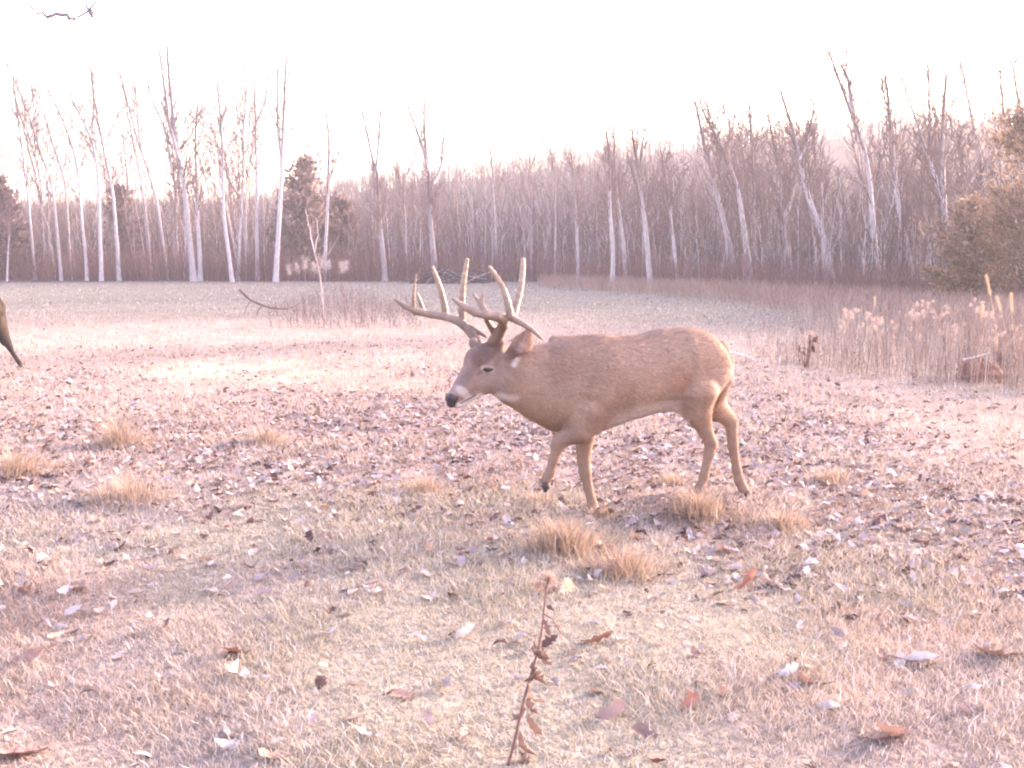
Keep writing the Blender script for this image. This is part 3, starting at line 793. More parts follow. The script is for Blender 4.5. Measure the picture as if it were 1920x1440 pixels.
for i, px in enumerate([538, 556, 574, 588, 603, 620, 636, 652]):
    Y = 44 + (i % 3) * 1.5; x = (px - 960) / FPX * Y; g = np.array([x, Y, float(terr(x, Y))]); h = r.uniform(.85, 1.25)
    lab = "cream fluffy weed clump at the wood's edge in front of the dark cedar"
    if i < 2: tm.append(seed_weed(g, h, lab, "fluffy weeds before the dark cedar", 860 + i, (.48, .41, .385), fluff=.13, bend=.1)); tm[-1]["_h"] = h
    else: copy_tree(tm[i % 2], g, r.random() * 6.283, h / tm[i % 2]["_h"])
def plume_grass(px, py, tip, label, seed, lean):
    r = np.random.default_rng(seed)
    g = G(px, py); t = root("plume_grass", g, label, "grass", "tall plume grasses at the right edge")
    top = P(*tip, g[1]); s = np.linspace(0, 1, 14)
    path = g * (1 - s[:, None]) + top * s[:, None]; path[:, 0] += -lean * (s * (1 - s)) * .4
    b = Bag(); b.tube(path, .0045 - .003 * s, (.62, .44, .28), 5); b.build("stem", M_GRASS, t)
    n = 240; k = .80 + .2 * r.random(n); c = np.stack([np.interp(k, s, path[:, j]) for j in range(3)], 1) + r.normal(0, .006, (n, 3))
    d = (path[-1] - path[-3]) / np.linalg.norm(path[-1] - path[-3]) + r.normal(0, .22, (n, 3)); w = np.cross(d, [0, 1, 0]) * .0013
    V = np.stack([c - w, c + w, c + d * .045], 1).reshape(-1, 3)
    mk("plume", V, np.arange(n * 3).reshape(-1, 3), M_GRASS, t, np.repeat(np.array([.50, .38, .27]) * (1 + r.normal(0, .12, (n, 1))), 3, 0), False)
    bl = Bag()
    for j in range(7):
        a = r.uniform(0, 6.283); h = .35 + .4 * r.random()
        e = [g + np.array([math.cos(a) * .35 * h * u ** 1.8, math.sin(a) * .35 * h * u ** 1.8, h * (u - .3 * u ** 3)]) for u in np.linspace(0, 1, 8)]
        bl.tube(e, np.linspace(.004, .001, 8), (.60, .43, .29), 3)
    bl.build("blade", M_GRASS, t)
for i, a in enumerate([(1876, 700, (1850, 520), "tallest golden plume grass rising left of the big cedar's foot", -.2), (1912, 705, (1896, 555), "golden plume grass bending at the right edge, next to the tallest", .2),
                       (1900, 690, (1870, 560), "short golden plume grass between the two taller ones", -.1), (1838, 690, (1842, 575), "thin plume grass left of the tallest plume", .1),
                       (1640, 640, (1640, 560), "solitary thin plume grass at the middle of the right weeds", .1)]):
    plume_grass(a[0], a[1], a[2], a[3], 880 + i, a[4])

# ------------------------------------------------------------------ sapling, fallen limbs, brush pile, stump, overhead twig
def limbs(name, label, cat, base, sets, mat, part=None):
    b = Bag()
    for pts, rad, c in sets:
        q = smooth_path(pts, 14)
        q[1:-1] += np.random.default_rng(len(pts) * 7 + int(abs(pts[0][0]) * 100)).normal(0, .006, (12, 3))
        b.tube(q, np.linspace(rad, rad * .35, 14), c, 7)
    if part:
        t = root(name, base, label, cat); b.build(part, mat, t); return t
    return tag(b.build(name, mat, origin=base), label, cat)
g = G(606, 602); Y = g[1]
limbs("sapling", "thin pale sapling with a forked top standing in the weed patch", "sapling", g,
      [([g - (0, 0, .05), P(603, 540, Y), P(595, 490, Y), P(588, 470, Y)], .022, (.36, .28, .28)), ([P(590, 474, Y), P(580, 430, Y), P(573, 392, Y)], .014, C_WHITE), ([P(590, 474, Y), P(596, 440, Y), P(594, 408, Y)], .011, C_WHITE),
       ([P(597, 500, Y), P(618, 470, Y), P(634, 445, Y)], .009, (.36, .28, .28))], M_BARK)
g = G(505, 592); Y = g[1]
limbs("fallen_branch", "dark crooked branch lying propped in the field left of the deer", "branch", g,
      [([P(449, 543, Y), P(468, 563, Y), P(492, 573, Y), P(516, 580, Y), P(548, 578, Y + .1), P(562, 568, Y + .2)], .030, (.14, .085, .08)), ([P(490, 573, Y), P(484, 583, Y), P(481, 594, Y)], .015, (.14, .085, .08)),
       ([P(516, 580, Y), P(522, 592, Y + .05), P(525, 600, Y)], .015, (.14, .085, .08)), ([P(470, 565, Y), P(462, 575, Y), P(458, 590, Y)], .012, (.14, .085, .08)), ([P(548, 578, Y + .1), P(556, 590, Y), P(566, 602, Y)], .014, (.14, .085, .08))], M_BARK)
g = G(1420, 680); Y = g[1]
limbs("fallen_stick", "long pale stick lying on the grass behind the deer's rump", "stick", g,
      [([P(1356, 655, Y + .8), P(1400, 668, Y + .4), P(1440, 682, Y), P(1460, 688, Y - .1)], .020, (.62, .52, .53)), ([P(1456, 687, Y - .1), P(1461, 680, Y - .1), P(1463, 668, Y - .1)], .015, (.70, .62, .62))], M_BARK)
g = G(845, 531); Y = g[1]
r = np.random.default_rng(91); st = []
for k in range(170):
    x0 = r.uniform(768, 870); x1 = x0 + r.uniform(20, 70); hy = r.uniform(497, 526) + abs(x0 - 815) * .15
    yb = HOR + FPX * CAMZ / (Y + r.uniform(-1, 1))
    st.append(([P(x0, yb, Y + r.uniform(-.8, .8)), P(x0 + (x1 - x0) * r.random(), hy, Y + r.uniform(-.8, .8)), P(x1, r.uniform(min(hy + 4, yb), max(hy + 4, yb)), Y + r.uniform(-.8, .8))], r.uniform(.014, .035), C_WHITE * .8 if k % 7 == 0 else (.085, .06, .065)))
limbs("brush_pile", "tangled pile of cut branches at the wood's edge behind the antlers", "brush pile", g, st, M_BARK)

g = G(1838, 716)
def stump():
    r = np.random.default_rng(92)
    t = root("rotten_stump", g, "crumbling red brown stump topped by a pale stick in the right weeds", "stump")
    n, m = 40, 16; a = np.linspace(0, 2 * np.pi, n, endpoint=False); s = np.linspace(0, 1, m)
    A, Sg = np.meshgrid(a, s); nz = fbm(np.cos(A) * 2.3 + 20, np.sin(A) * 2.3 + Sg * 3 + 9, 4)
    rad = .27 * (np.sqrt(np.maximum(1 - Sg ** 2.2, 0)) * .82 + .10) * (.40 + 1.2 * nz); hgt = (.20 + .13 * fbm(np.cos(A) * 1.5 + 5, np.sin(A) * 1.5 + 2, 3)) * Sg
    V = np.stack([g[0] + rad * np.cos(A) * 1.1, g[1] + rad * np.sin(A) * .8, g[2] - .03 + hgt], -1).reshape(-1, 3)
    i = np.arange(n * m).reshape(m, n); j = np.roll(i, -1, 1)
    Q = np.stack([i[:-1], j[:-1], j[1:], i[1:]], -1).reshape(-1, 4)
    V = np.concatenate([V, [[g[0], g[1], g[2] + .25]]]); T = np.stack([i[-1], j[-1], np.full(n, n * m)], -1)
    c = np.array([.20, .095, .075]) * (1 + .9 * (np.r_[fbm(A.ravel() * 3, Sg.ravel() * 9, 3), .5] - .5))[:, None]
    mk("stump_wood", V, [Q, T], M_STUMP, t, c)
    b = Bag(); b.tube(smooth_path([P(1806, 674, g[1] - .1), P(1832, 669, g[1] - .06), P(1856, 661, g[1] - .05)], 10), np.linspace(.011, .006, 10), (.70, .60, .58), 7)
    tag(b.build("pale_stick", M_BARK, origin=g), "pale stick resting across the top of the red brown stump", "stick")
stump()
def withered(px, py, h, label, seed):
    r = np.random.default_rng(seed); g = G(px, py)
    t = root("withered_weed", g, label, "weed"); b = Bag(); tips = []
    for k in range(7):
        a = r.random() * 6.283; e = g + np.array([math.cos(a) * .3 * h, math.sin(a) * .3 * h, h * r.uniform(.6, 1)])
        b.tube([g - (0, 0, .02), g * .5 + e * .5 + np.array([0, 0, .04]), e], [.006, .004, .002], (.20, .10, .085), 5); tips += [e, g * .35 + e * .65, g * .2 + e * .8]
    b.build("stem", M_TWIG, t); tips = np.array(tips); n = len(tips)
    V, Q, C = leaves(tips[:, 0], tips[:, 1], tips[:, 2], r.uniform(.05, .10, n), r.random(n) * 6.28, r.normal(.8, .4, n), r.normal(0, .7, n), r.uniform(.4, 1, n), r.uniform(.4, 1.4, n), pick([LBROWN * 1.1, LTAN * .8], [2, 1], n, r), r)
    mk("foliage", V, Q, M_LEAF, t, C)
withered(1510, 690, .36, "small withered bush with dark brown leaves left of the tall weeds", 93)
withered(1882, 1360 - 650, .30, "low withered brown plant in the weeds beside the stump", 94)
limbs("overhanging_twig", "bare forked twig hanging into the top left corner", "twig", P(230, -40, 3.0),
      [([P(300, -120, 3.3), P(225, -40, 3.1), P(190, 0, 3.0), P(170, 17, 2.98), P(152, 24, 2.98), P(138, 37, 2.97)], .0072, (.22, .185, .22)), ([P(140, 35, 2.97), P(118, 29, 2.95), P(88, 29, 2.93), P(78, 26, 2.92), P(50, 12, 2.9)], .0062, (.22, .185, .22)),
       ([P(170, 17, 2.98), P(168, 22, 2.98), P(166, 27, 2.97)], .004, (.22, .185, .22))], M_BARK)

# ------------------------------------------------------------------ deer
import openvdb as vdb
DY = 5.43
PXM = FPX / DY
class Blob:
    """smooth union of tapered, sideways-flattened limbs, sampled on a grid and meshed as ONE surface"""
    def __init__(s, lo, hi, vox):
        s.lo = np.asarray(lo, float); s.vox = vox
        s.n = np.ceil((np.asarray(hi) - s.lo) / vox).astype(int) + 1
        s.D = np.full(s.n, .25, np.float32)
    def add(s, a, b, ra, rb, k=.02, lat=1.0, latdir=(0, 1, 0)):
        a, b = np.asarray(a, float), np.asarray(b, float); ld = np.asarray(latdir, float); ld = ld / np.linalg.norm(ld)
        pad = max(ra, rb) * max(1, lat) + .07 + k
        i0 = np.clip(np.floor((np.minimum(a, b) - pad - s.lo) / s.vox).astype(int), 0, s.n - 1)
        i1 = np.clip(np.ceil((np.maximum(a, b) + pad - s.lo) / s.vox).astype(int) + 1, 1, s.n)
        ax = [(s.lo[j] + s.vox * np.arange(i0[j], i1[j])).astype(np.float32) for j in range(3)]
        X, Y, Z = np.meshgrid(*ax, indexing='ij')
        d = b - a; L2 = max(float(d @ d), 1e-9)
        px, py, pz = X - a[0], Y - a[1], Z - a[2]
        h = np.clip((px * d[0] + py * d[1] + pz * d[2]) / L2, 0, 1)
        qx, qy, qz = px - h * d[0], py - h * d[1], pz - h * d[2]
        l = qx * ld[0] + qy * ld[1] + qz * ld[2]
        g = 1 / lat - 1
        q = np.sqrt((qx + g * l * ld[0]) ** 2 + (qy + g * l * ld[1]) ** 2 + (qz + g * l * ld[2]) ** 2)
        f = (q - (ra + (rb - ra) * h)) * min(1, max(lat, .5))
        sl = tuple(slice(i0[j], i1[j]) for j in range(3)); D = s.D[sl]
        hh = np.clip(.5 + .5 * (D - f) / k, 0, 1)
        s.D[sl] = (D * (1 - hh) + f * hh - k * hh * (1 - hh)).astype(np.float32)
    def chain(s, pts, k=.012, lat=1.0, latdir=(0, 1, 0)):
        for (a, ra), (b, rb) in zip(pts[:-1], pts[1:]): s.add(a, b, ra, rb, k, lat, latdir)
    def mesh(s):
        g = vdb.FloatGrid(.25); g.copyFromArray(s.D)
        p, q = g.convertToQuads(isovalue=0.0)
        p = np.asarray(p, float) * s.vox + s.lo; q = np.asarray(q, int)
        c = p[q].mean(1); nn = np.cross(p[q[:, 1]] - p[q[:, 0]], p[q[:, 3]] - p[q[:, 0]])
        g0 = np.gradient(s.D); ii = np.clip(((c - s.lo) / s.vox).round().astype(int), 0, s.n - 1)
        gr = np.stack([g0[j][ii[:, 0], ii[:, 1], ii[:, 2]] for j in range(3)], 1)
        if (nn * gr).sum(1).mean() < 0: q = q[:, ::-1]
        return p, q

C_COAT = np.array([.305, .200, .150]); C_COATD = np.array([.215, .135, .104]); C_WHT = np.array([.52, .44, .42]); C_LEG = np.array([.24, .155, .118]); C_FACE = np.array([.22, .155, .14])
def build_deer(root_loc, label, second=False, shift=(0, 0, 0)):
    """built at the walking buck's own place, then moved by shift"""
    def yaw(px): return .15 * (px - 1090) / 250 if px > 1090 else 0.0
    def D(px, py, off=0.0): return P(px, py, DY + off + yaw(px))
    R = lambda p: p / PXM
    B = Blob((P(820, 900, DY)[0], DY - .45, -.03), (P(1440, 900, DY)[0] + .03, DY + .50, P(0, 585, DY)[2]), .0062)
    # trunk
    tr = [((1318, 690), 54, .95), ((1285, 690), 72, .90), ((1235, 698), 74, .92), ((1180, 707), 78, .95), ((1125, 716), 86, .88), ((1075, 722), 84, .80), ((1035, 726), 74, .78)]
    for (p, ra, la), (q, rb, lb) in zip(tr[:-1], tr[1:]): B.add(D(*p), D(*q), R(ra), R(rb), .03, (la + lb) / 2)
    B.add(D(1062, 658), D(1130, 655), R(24), R(18), .05, .8)                       # withers
    B.add(D(1240, 655), D(1310, 655), R(36), R(36), .05, .9)                        # croup
    B.add(D(1075, 700, -.10), D(1112, 790, -.12), R(46), R(26), .04, .55)           # near shoulder
    B.add(D(1085, 690, .12), D(1095, 800, .10), R(44), R(26), .04, .55)
    B.add(D(1040, 640, .08), D(1075, 640, .08), R(12), R(9), .03)                   # far shoulder blade showing over the neck
    B.add(D(1050, 775), D(1110, 785), R(32), R(26), .05, .8)                        # brisket
    # neck (swollen by the rut) and head
    nk = [((1045, 715), 72, 0), ((1000, 712), 62, -.03), ((962, 705), 49, -.06), ((930, 698), 34, -.085)]
    for (p, ra, o), (q, rb, o2) in zip(nk[:-1], nk[1:]): B.add(D(*p, o), D(*q, o2), R(ra), R(rb), .035, .72)
    hd = (-.42, -.55, 0)
    fw = D(850, 748, -.20) - D(915, 672, -.10); side = np.cross(fw, (0, 0, 1)); side /= np.linalg.norm(side)
    if side[1] > 0: side = -side                                                    # towards the camera
    def H(px, py, o, s=0.0): return D(px, py, o) + side * s
    B.add(H(925, 668, -.095), H(897, 676, -.125), R(30), R(27), .02, .82, side)      # cranium
    B.add(H(926, 704, -.095), H(900, 712, -.125), R(30), R(26), .02, .66, side)      # jaw and cheeks
    B.add(H(892, 690, -.135), H(866, 728, -.175), R(24), R(17.5), .02, .74, side)    # face
    B.add(H(868, 728, -.175), H(850, 745, -.20), R(16.5), R(13), .014, .90, side)    # muzzle
    B.add(H(905, 726, -.12), H(866, 752, -.18), R(14), R(8), .014, .72, side)        # lower jaw
    B.add(H(864, 756, -.183), H(856, 759, -.195), R(8), R(6.5), .008, .9, side)      # chin
    for s in (-1, 1):                                                               # brow ridges, pedicles
        B.add(H(895, 672, -.125, s * .040), H(908, 680, -.115, s * .046), R(11), R(12), .012)
    pedN, pedF = H(928, 640, -.10, .040), H(897, 644, -.115, -.045)
    B.add(H(922, 662, -.10, .030), pedN, R(14), R(10.5), .015); B.add(H(905, 660, -.11, -.03), pedF, R(13), R(10), .015)
    # ears: cupped shells (a flattened cone with a hollow is cut later by colour)
    eN0, eN1, eN2 = H(941, 664, -.085, .065), H(958, 643, -.09, .10), H(970, 614, -.09, .115)
    en = np.cross(eN2 - eN0, (.25, -1, .15)); ef = np.array([.35, -1.0, .1]); ef /= np.linalg.norm(ef)
    B.add(eN0, eN1, R(9), R(19), .012, .38, ef); B.add(eN1, eN2, R(19), R(6), .01, .34, ef)
    if not second:
        eF0, eF1, eF2 = H(910, 655, -.10, -.06), H(912, 640, -.09, -.12), H(925, 622, -.06, -.16)
        B.add(eF0, eF1, R(8), R(14), .012, .40, (1, .2, .3)); B.add(eF1, eF2, R(14), R(4), .01, .36, (1, .2, .3))
    # forelegs: near one raised and folded, far one planted
    B.chain([(D(1100, 770, -.11), R(34)), (D(1086, 805, -.11), R(25)), (D(1054, 824, -.11), R(14.5)), (D(1047, 833, -.11), R(12.5)), (D(1038, 862, -.105), R(8.2)), (D(1031, 886, -.10), R(8.6)), (D(1025, 897, -.10), R(8)), (D(1024, 908, -.10), R(6.5))], .016)
    B.chain([(D(1102, 770, .07), R(34)), (D(1096, 815, .065), R(20)), (D(1094, 862, .055), R(12.5)), (D(1097, 885, .05), R(12)), (D(1103, 915, .045), R(8.4)), (D(1110, 944, .04), R(9.2)), (D(1115, 957, .035), R(8.5)), (D(1119, 964, .03), R(7.5))], .014)
    # hind legs
    if not second:
        B.add(D(1318, 690, -.07), D(1297, 745, -.10), R(52), R(40), .03, .55)
        B.chain([(D(1305, 735, -.10), R(42)), (D(1306, 768, -.095), R(28)), (D(1322, 806, -.085), R(14.5)), (D(1333, 832, -.08), R(11.5)), (D(1330, 850, -.08), R(10)), (D(1320, 892, -.08), R(8.2)), (D(1313, 916, -.08), R(9)), (D(1306, 930, -.08), R(8.5)), (D(1301, 939, -.08), R(7))], .015)
        B.add(D(1336, 822, -.08), D(1341, 836, -.08), R(6), R(5.5), .012)
    B.add(D(1320, 690, .08), D(1322, 740, .09), R(48), R(38), .03, .55)
    far = [((1325, 735), 38), ((1340, 765), 25), ((1362, 782), 15.5), ((1371, 792), 13), ((1374, 835), 9.8), ((1381, 880), 8.6), ((1386, 900), 9.8), ((1393, 915), 9.2), ((1401, 927), 7.5)]
    if second:
        B.add(D(1310, 690, 0), D(1325, 745, 0), R(56), R(46), .03, .6)
        far = [((1318, 735), 46), ((1335, 790), 34), ((1352, 826), 22), ((1364, 850), 14), ((1376, 878), 9), ((1388, 900), 9.5), ((1396, 915), 9), ((1402, 927), 7.5)]
    B.chain([(D(x, y, .08 - .0006 * i), R(rr)) for i, ((x, y), rr) in enumerate(far)], .015)
    # tail hanging against the rump
    B.chain([(D(1352, 648, .0), R(10)), (D(1365, 675, -.01), R(11)), (D(1363, 712, -.02), R(11)), (D(1352, 745, -.02), R(7)), (D(1344, 762, -.02), R(3))], .006, .9)
    tailp = [D(1368, 675, -.01), D(1366, 712, -.02), D(1354, 748, -.02)]
    V, Q = B.mesh()
    # normals
    fn = np.cross(V[Q[:, 1]] - V[Q[:, 0]], V[Q[:, 3]] - V[Q[:, 0]])
    N = np.zeros_like(V)
    for j in range(4): np.add.at(N, Q[:, j], fn)
    N /= np.linalg.norm(N, axis=1, keepdims=True) + 1e-9
    # coat patches and some painted shade, all measured from points of the animal's own body
    def near(p, r0, r1): return (1 - sstep(r0, r1, np.linalg.norm(V - p, axis=1)))[:, None]
    C = np.tile(C_COAT, (len(V), 1))
    def lay(mask, c, a=1.0):
        nonlocal C
        C = C * (1 - mask * a) + np.asarray(c) * mask * a
    nz = fbm(V[:, 0] * 9 + 5, V[:, 2] * 9 + V[:, 1] * 5, 4)[:, None]
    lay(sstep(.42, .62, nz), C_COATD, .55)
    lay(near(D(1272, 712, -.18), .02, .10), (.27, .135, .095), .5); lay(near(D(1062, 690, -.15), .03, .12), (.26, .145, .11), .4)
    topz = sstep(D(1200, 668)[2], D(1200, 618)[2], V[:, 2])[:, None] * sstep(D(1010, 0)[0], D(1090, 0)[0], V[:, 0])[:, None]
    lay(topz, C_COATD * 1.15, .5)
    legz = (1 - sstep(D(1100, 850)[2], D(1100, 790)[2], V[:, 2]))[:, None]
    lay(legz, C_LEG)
    lay(near(D(1045, 790), .05, .16), C_COATD, .6)  # shade under the brisket, painted into the coat
    lay(near(D(1075, 815, -.12), .03, .13), C_COATD * .82, .7); lay(near(D(1035, 880, -.10), .03, .10), C_COATD, .6)  # shade on the raised foreleg, painted into the coat
    belly = (sstep(.35, .85, -N[:, 2]) * (V[:, 0] > D(1140, 0)[0]) * (V[:, 0] < D(1300, 0)[0]) * (V[:, 2] < D(1200, 745)[2]) * (V[:, 2] > D(1200, 850)[2]))[:, None]
    lay(belly, C_WHT)
    hx = sstep(D(965, 0)[0], D(935, 0)[0], V[:, 0])[:, None]
    lay(hx, C_FACE, .9)
    wob = .75 + .5 * fbm(V[:, 0] * 40 + 3, V[:, 2] * 40 + V[:, 1] * 20, 3)
    def nh(p, q, r0, r1):      # distance to a stroke p-q on the head, measured along the skull (both cheeks alike)
        p, q = np.asarray(p), np.asarray(q); d = q - p; d = d - side * (d @ side); w = V - p; w = w - (w @ side)[:, None] * side
        h = np.clip((w @ d) / (d @ d + 1e-9), 0, 1); dist = np.linalg.norm(w - h[:, None] * d, axis=1) * wob
        return (1 - sstep(r0, r1, dist))[:, None] * (1 - sstep(D(965, 0)[0], D(1000, 0)[0], V[:, 0]))[:, None]
    lay(nh(H(918, 645, -.11), H(886, 672, -.13), .022, .055), (.115, .070, .060), .85)   # dark forehead
    lay(nh(H(880, 690, -.15), H(858, 722, -.18), .008, .028), C_FACE * .70, .7)          # dusky bridge of the face
    lay(nh(H(915, 700, -.11), H(890, 715, -.13), .010, .040), C_FACE * 1.15, .5)
    lay(nh(H(896, 688, -.12), H(911, 690, -.115), .013, .023), C_WHT * .75, .8)          # pale eye ring
    lay(nh(H(893, 691, -.12), H(884, 700, -.13), .002, .008), C_FACE * .45, .7)          # tear line
    lay(nh(H(856, 729, -.19), H(874, 744, -.17), .008, .027), C_WHT * .92, .75)           # white band behind the nose
    lay(nh(H(858, 760, -.19), H(898, 744, -.14), .011, .026), C_WHT, .9)                 # chin and lower jaw
    lay(nh(H(928, 741, -.085), H(949, 744, -.07), .004, .030), C_WHT, .75)                 # throat patch
    lay(nh(H(946, 682, -.08), H(960, 664, -.08), .004, .017), C_WHT, .85)                # spot behind the ear
    lay(nh(H(860, 755, -.185), H(888, 741, -.15), .002, .007), (.05, .03, .03), .85)     # mouth
    # ear: pale cup with darker rim
    ez = (((V - eN1) @ side) > -.06)[:, None]
    lay(nh(eN0, eN2, .022, .040) * ez, (.20, .125, .115), .9); lay(nh(eN0 * .4 + eN1 * .6, eN1 * .35 + eN2 * .65, .008, .020) * ez, (.40, .29, .28), .85)
    lay(nh(eN2, eN2 + (0, 0, .01), .006, .020) * ez, (.12, .075, .07), .8)
    # rump: white fringe beside the tail and pale inner thighs
    rz = ((V[:, 0] > D(1338, 0)[0]) * (V[:, 2] < D(0, 690)[2]) * (V[:, 2] > D(0, 775)[2]))[:, None] * sstep(.2, .8, N[:, :1]); lay(rz, C_WHT, .0 if second else .22)
    lay(near(D(1346, 735, -.06), .01, .04), C_WHT, 0. if second else .25)
    lay(near(D(1336, 832, -.11), .008, .03), (.16, .09, .075), .6)                   # hock gland
    lay(sstep(.3, .8, nz) * (V[:, 2] < D(0, 730)[2])[:, None] * (V[:, 0] > D(1000, 0)[0])[:, None], C_COATD, .25)
    for a_, b_ in zip(tailp[:-1], tailp[1:]):
        for f_ in np.linspace(0, 1, 6): lay(near(a_ * (1 - f_) + b_ * f_ + (.02, 0, 0), .010, .026), C_WHT * .9, .0 if second else .3)
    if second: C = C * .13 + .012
    t = root("deer", root_loc, label, "deer")
    V0 = V + np.asarray(shift)
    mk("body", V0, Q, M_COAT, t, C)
    # short fur lying back along the body
    r = np.random.default_rng(61)
    fa = np.linalg.norm(fn, axis=1); n = 60000 if not second else 9000
    f = r.choice(len(Q), n, p=fa / fa.sum()); w4 = r.dirichlet([1, 1, 1, 1], n)
    p = (V[Q[f]] * w4[..., None]).sum(1); nn = (N[Q[f]] * w4[..., None]).sum(1); cc = (C[Q[f]] * w4[..., None]).sum(1)
    flow = np.tile([1.0, 0.05, -.55], (n, 1)); lg = p[:, 2] < D(0, 800)[2]; flow[lg] = [.25, 0, -1]
    flow += r.normal(0, .16, (n, 3)); flow -= nn * (flow * nn).sum(1, keepdims=True); flow /= np.linalg.norm(flow, axis=1, keepdims=True) + 1e-9
    ln = np.where(p[:, 0] < D(945, 0)[0], .006, np.where(lg, .007, .017)) * (.6 + .7 * r.random(n))
    dr = flow * .93 + nn * .30; sd = np.cross(flow, nn) * .0011
    tip = p + dr * ln[:, None]
    Vf = np.stack([p - sd, p + sd, tip], 1).reshape(-1, 3) + np.asarray(shift)
    shade = (1 + r.normal(0, .16, (n, 1))).clip(.55, 1.6)
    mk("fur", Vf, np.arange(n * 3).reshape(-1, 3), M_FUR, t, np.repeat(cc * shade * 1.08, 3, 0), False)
    # hooves
    def hoof(p, tip):
        b = Bag(); d = np.asarray(tip) - np.asarray(p); sdv = np.cross(d, (0, 0, 1)); sdv /= np.linalg.norm(sdv)
        for s in (-1, 1):
            b.tube([p + sdv * s * .007, p + d * .5 + sdv * s * .010, np.asarray(tip) + sdv * s * .008], [.0195, .0195, .006], (.05, .04, .04), 10)
        bb = b.build("hoof", M_HOOF, t, origin=None); return bb
    tipF = lambda px, py, off: D(px, py, off)
    def hf(a, b_):
        q = a + np.asarray(shift); w = b_ + np.asarray(shift)
        hoof(q, w)
    hf(D(1116, 956, .032), D(1122, 971, .015)); hf(D(1024, 904, -.10), D(1022, 922, -.10))
    if not second: hf(D(1302, 936, -.08), D(1292, 950, -.09))
    hf(D(1399, 922, .075), D(1409, 938, .065))
    if second: return t
    # eyes, nose
    def ball(name, c, rr, mat, sq=(1, 1, 1)):
        u, v = np.meshgrid(np.linspace(0, 2 * np.pi, 20, endpoint=False), np.linspace(.001, np.pi - .001, 12))
        Vb = np.stack([np.cos(u) * np.sin(v) * sq[0], np.sin(u) * np.sin(v) * sq[1], np.cos(v) * sq[2]], -1).reshape(-1, 3) * rr + c
        i = np.arange(240).reshape(12, 20); j = np.roll(i, -1, 1)
        mk(name, Vb, np.stack([i[:-1], j[:-1], j[1:], i[1:]], -1).reshape(-1, 4), mat, t)
    def surf(px, py, o, s):      # slide a point out along the side axis to the skin
        c = H(px, py, o); k = np.arange(0, .12, .002); pts = c + s * side * k[:, None]
        ii = np.clip(((pts - B.lo) / B.vox).round().astype(int), 0, B.n - 1); dd = B.D[ii[:, 0], ii[:, 1], ii[:, 2]]
        kk = k[np.argmax(dd > 0)]; return c + s * side * kk
    for s in (1, -1): ball("eye", surf(904, 690, -.118, s) - side * s * .005, .0205, M_EYE, (1.2, .8, .70))
    nb_ = Blob(H(847, 751, -.204) - .06, H(847, 751, -.204) + .06, .003)
    for s in (-1, 1): nb_.add(H(845, 745, -.206, s * .010), H(846, 756, -.203, s * .006), R(8.5), R(7.5), .012)
    for s in (-1, 1): nb_.add(H(852, 744, -.200, s * .016), H(849, 748, -.203, s * .016), R(6), R(6.5), .008)
    Vn, Qn = nb_.mesh(); mk("nose", Vn, Qn, M_NOSE, t)
    # antlers
    def antler(sets):
        allp = np.array([D(*q) for s_ in sets for q in s_[0]])
        A = Blob(allp.min(0) - .035, allp.max(0) + .035, .0034)
        for pts, ra, rb in sets:
            q = np.array([D(*p_) for p_ in pts]); path = smooth_path(q, 9 if len(pts) > 2 else 5)
            path[0], path[-1] = q[0], q[-1]
            rr = np.linspace(ra, rb, len(path)) if ra < 8.5 else np.interp(np.linspace(0, 1, len(path)), [0, .12, .8, 1], [ra, ra * .78, ra * .62, rb])
            A.chain([(path[i], R(rr[i]) * 1.12) for i in range(len(path))], .008)
        Va, Qa = A.mesh()
        base = D(*sets[0][0][0]); dd = np.linalg.norm(Va - base, axis=1)[:, None]; hz = sstep(.10, .26, dd)
        ca = np.array([.13, .08, .062]) * (1 - hz) + np.array([.225, .16, .13]) * hz
        tips = sstep(base[2] + .17, base[2] + .36, Va[:, 2])[:, None]; ca = ca * (1 - .5 * tips) + np.array([.40, .27, .20]) * .5 * tips
        mk("antler", Va, Qa, M_ANTLER, t, ca)
    antler([([(897, 645, -.07), (889, 630, -.05), (880, 612, 0), (868, 600, .05), (850, 593, .09), (820, 589, .12), (785, 590, .11), (762, 586, .08), (748, 576, .06), (742, 562, .05)], 9.5, 3.0),
            ([(867, 597, .05), (865, 570, .04), (869, 525, .03), (876, 487, .02)], 6.2, 3.2), ([(836, 590, .10), (830, 555, .09), (821, 525, .08), (811, 502, .07)], 6.0, 3.0),
            ([(794, 589, .11), (790, 572, .11), (782, 550, .10)], 4.4, 2.0), ([(778, 589, .11), (774, 560, .06), (780, 515, .03)], 3.4, 1.6), ([(881, 613, 0), (897, 622, -.03), (912, 632, -.05)], 4.0, 1.8)])
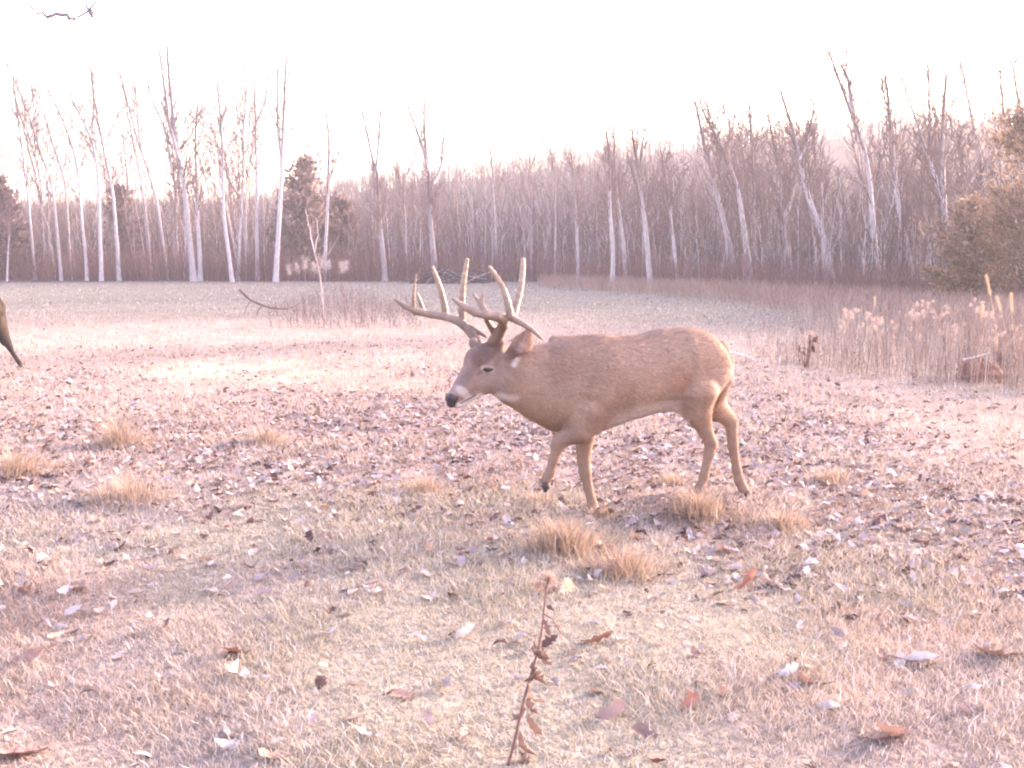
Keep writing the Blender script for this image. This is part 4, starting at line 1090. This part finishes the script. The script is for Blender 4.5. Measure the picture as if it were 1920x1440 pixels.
    antler([([(927, 640, -.14), (930, 628, -.155), (942, 613, -.19), (957, 600, -.235), (958, 592, -.25), (940, 591, -.28), (912, 593, -.30), (884, 590, -.31), (865, 579, -.31), (850, 561, -.30)], 11.0, 2.8),
            ([(960, 597, -.24), (985, 609, -.25), (1002, 622, -.26), (1016, 635, -.27)], 5.6, 2.2), ([(957, 593, -.25), (952, 563, -.25), (940, 530, -.24), (918, 501, -.23)], 6.2, 3.0),
            ([(962, 592, -.24), (972, 560, -.20), (980, 522, -.18), (981, 487, -.17)], 6.2, 3.6), ([(912, 590, -.30), (903, 570, -.29), (887, 552, -.28)], 4.6, 2.0), ([(903, 574, -.29), (904, 560, -.29), (905, 550, -.29)], 3.2, 1.6),
            ([(929, 626, -.155), (920, 612, -.18), (911, 598, -.20)], 5.6, 3.4)])
    return t
g = G(1190, 958)
build_deer((g[0], g[1], g[2]), "big antlered whitetail buck walking left with one foreleg raised")
# the second deer: only its trailing hind leg is inside the picture
tgt = G(42, 689); srcp = P(1405, 934, DY + .27)
sh = tgt - srcp; sh[2] = tgt[2] - srcp[2]
build_deer((tgt[0] - .5, tgt[1], tgt[2]), "second deer leaving at the left edge, only its dark hind leg in view", True, sh)

# ------------------------------------------------------------------ haze volume added to give the lens flare veil
def lens_veil_haze():
    x0, x1, y0, y1, z0, z1 = -640, 640, -640, 640, -1.5, 42
    V = np.array([[x, y, z] for x in (x0, x1) for y in (y0, y1) for z in (z0, z1)], float)
    F = np.array([[0, 1, 3, 2], [4, 6, 7, 5], [0, 4, 5, 1], [2, 3, 7, 6], [0, 2, 6, 4], [1, 5, 7, 3]])
    m = bpy.data.materials.new("veil_haze"); m.use_nodes = True
    n, l = m.node_tree.nodes, m.node_tree.links
    n.remove(n["Principled BSDF"])
    v = n.new("ShaderNodeVolumePrincipled"); v.inputs["Density"].default_value = VEIL_DENSITY; v.inputs["Color"].default_value = (.97, .90, .94, 1); v.inputs["Anisotropy"].default_value = .35
    l.new(v.outputs[0], n["Material Output"].inputs["Volume"])
    o = mk("lens_veil_haze", V, F, m, None, None, False)
    tag(o, "pale pinkish haze added over the meadow and wood as a lens veil", "lens_veil_haze", None, "stuff")
VEIL_DENSITY = .0013
lens_veil_haze()
for o in bpy.data.objects:
    for k in ("_o", "_h"):
        if k in o: del o[k]
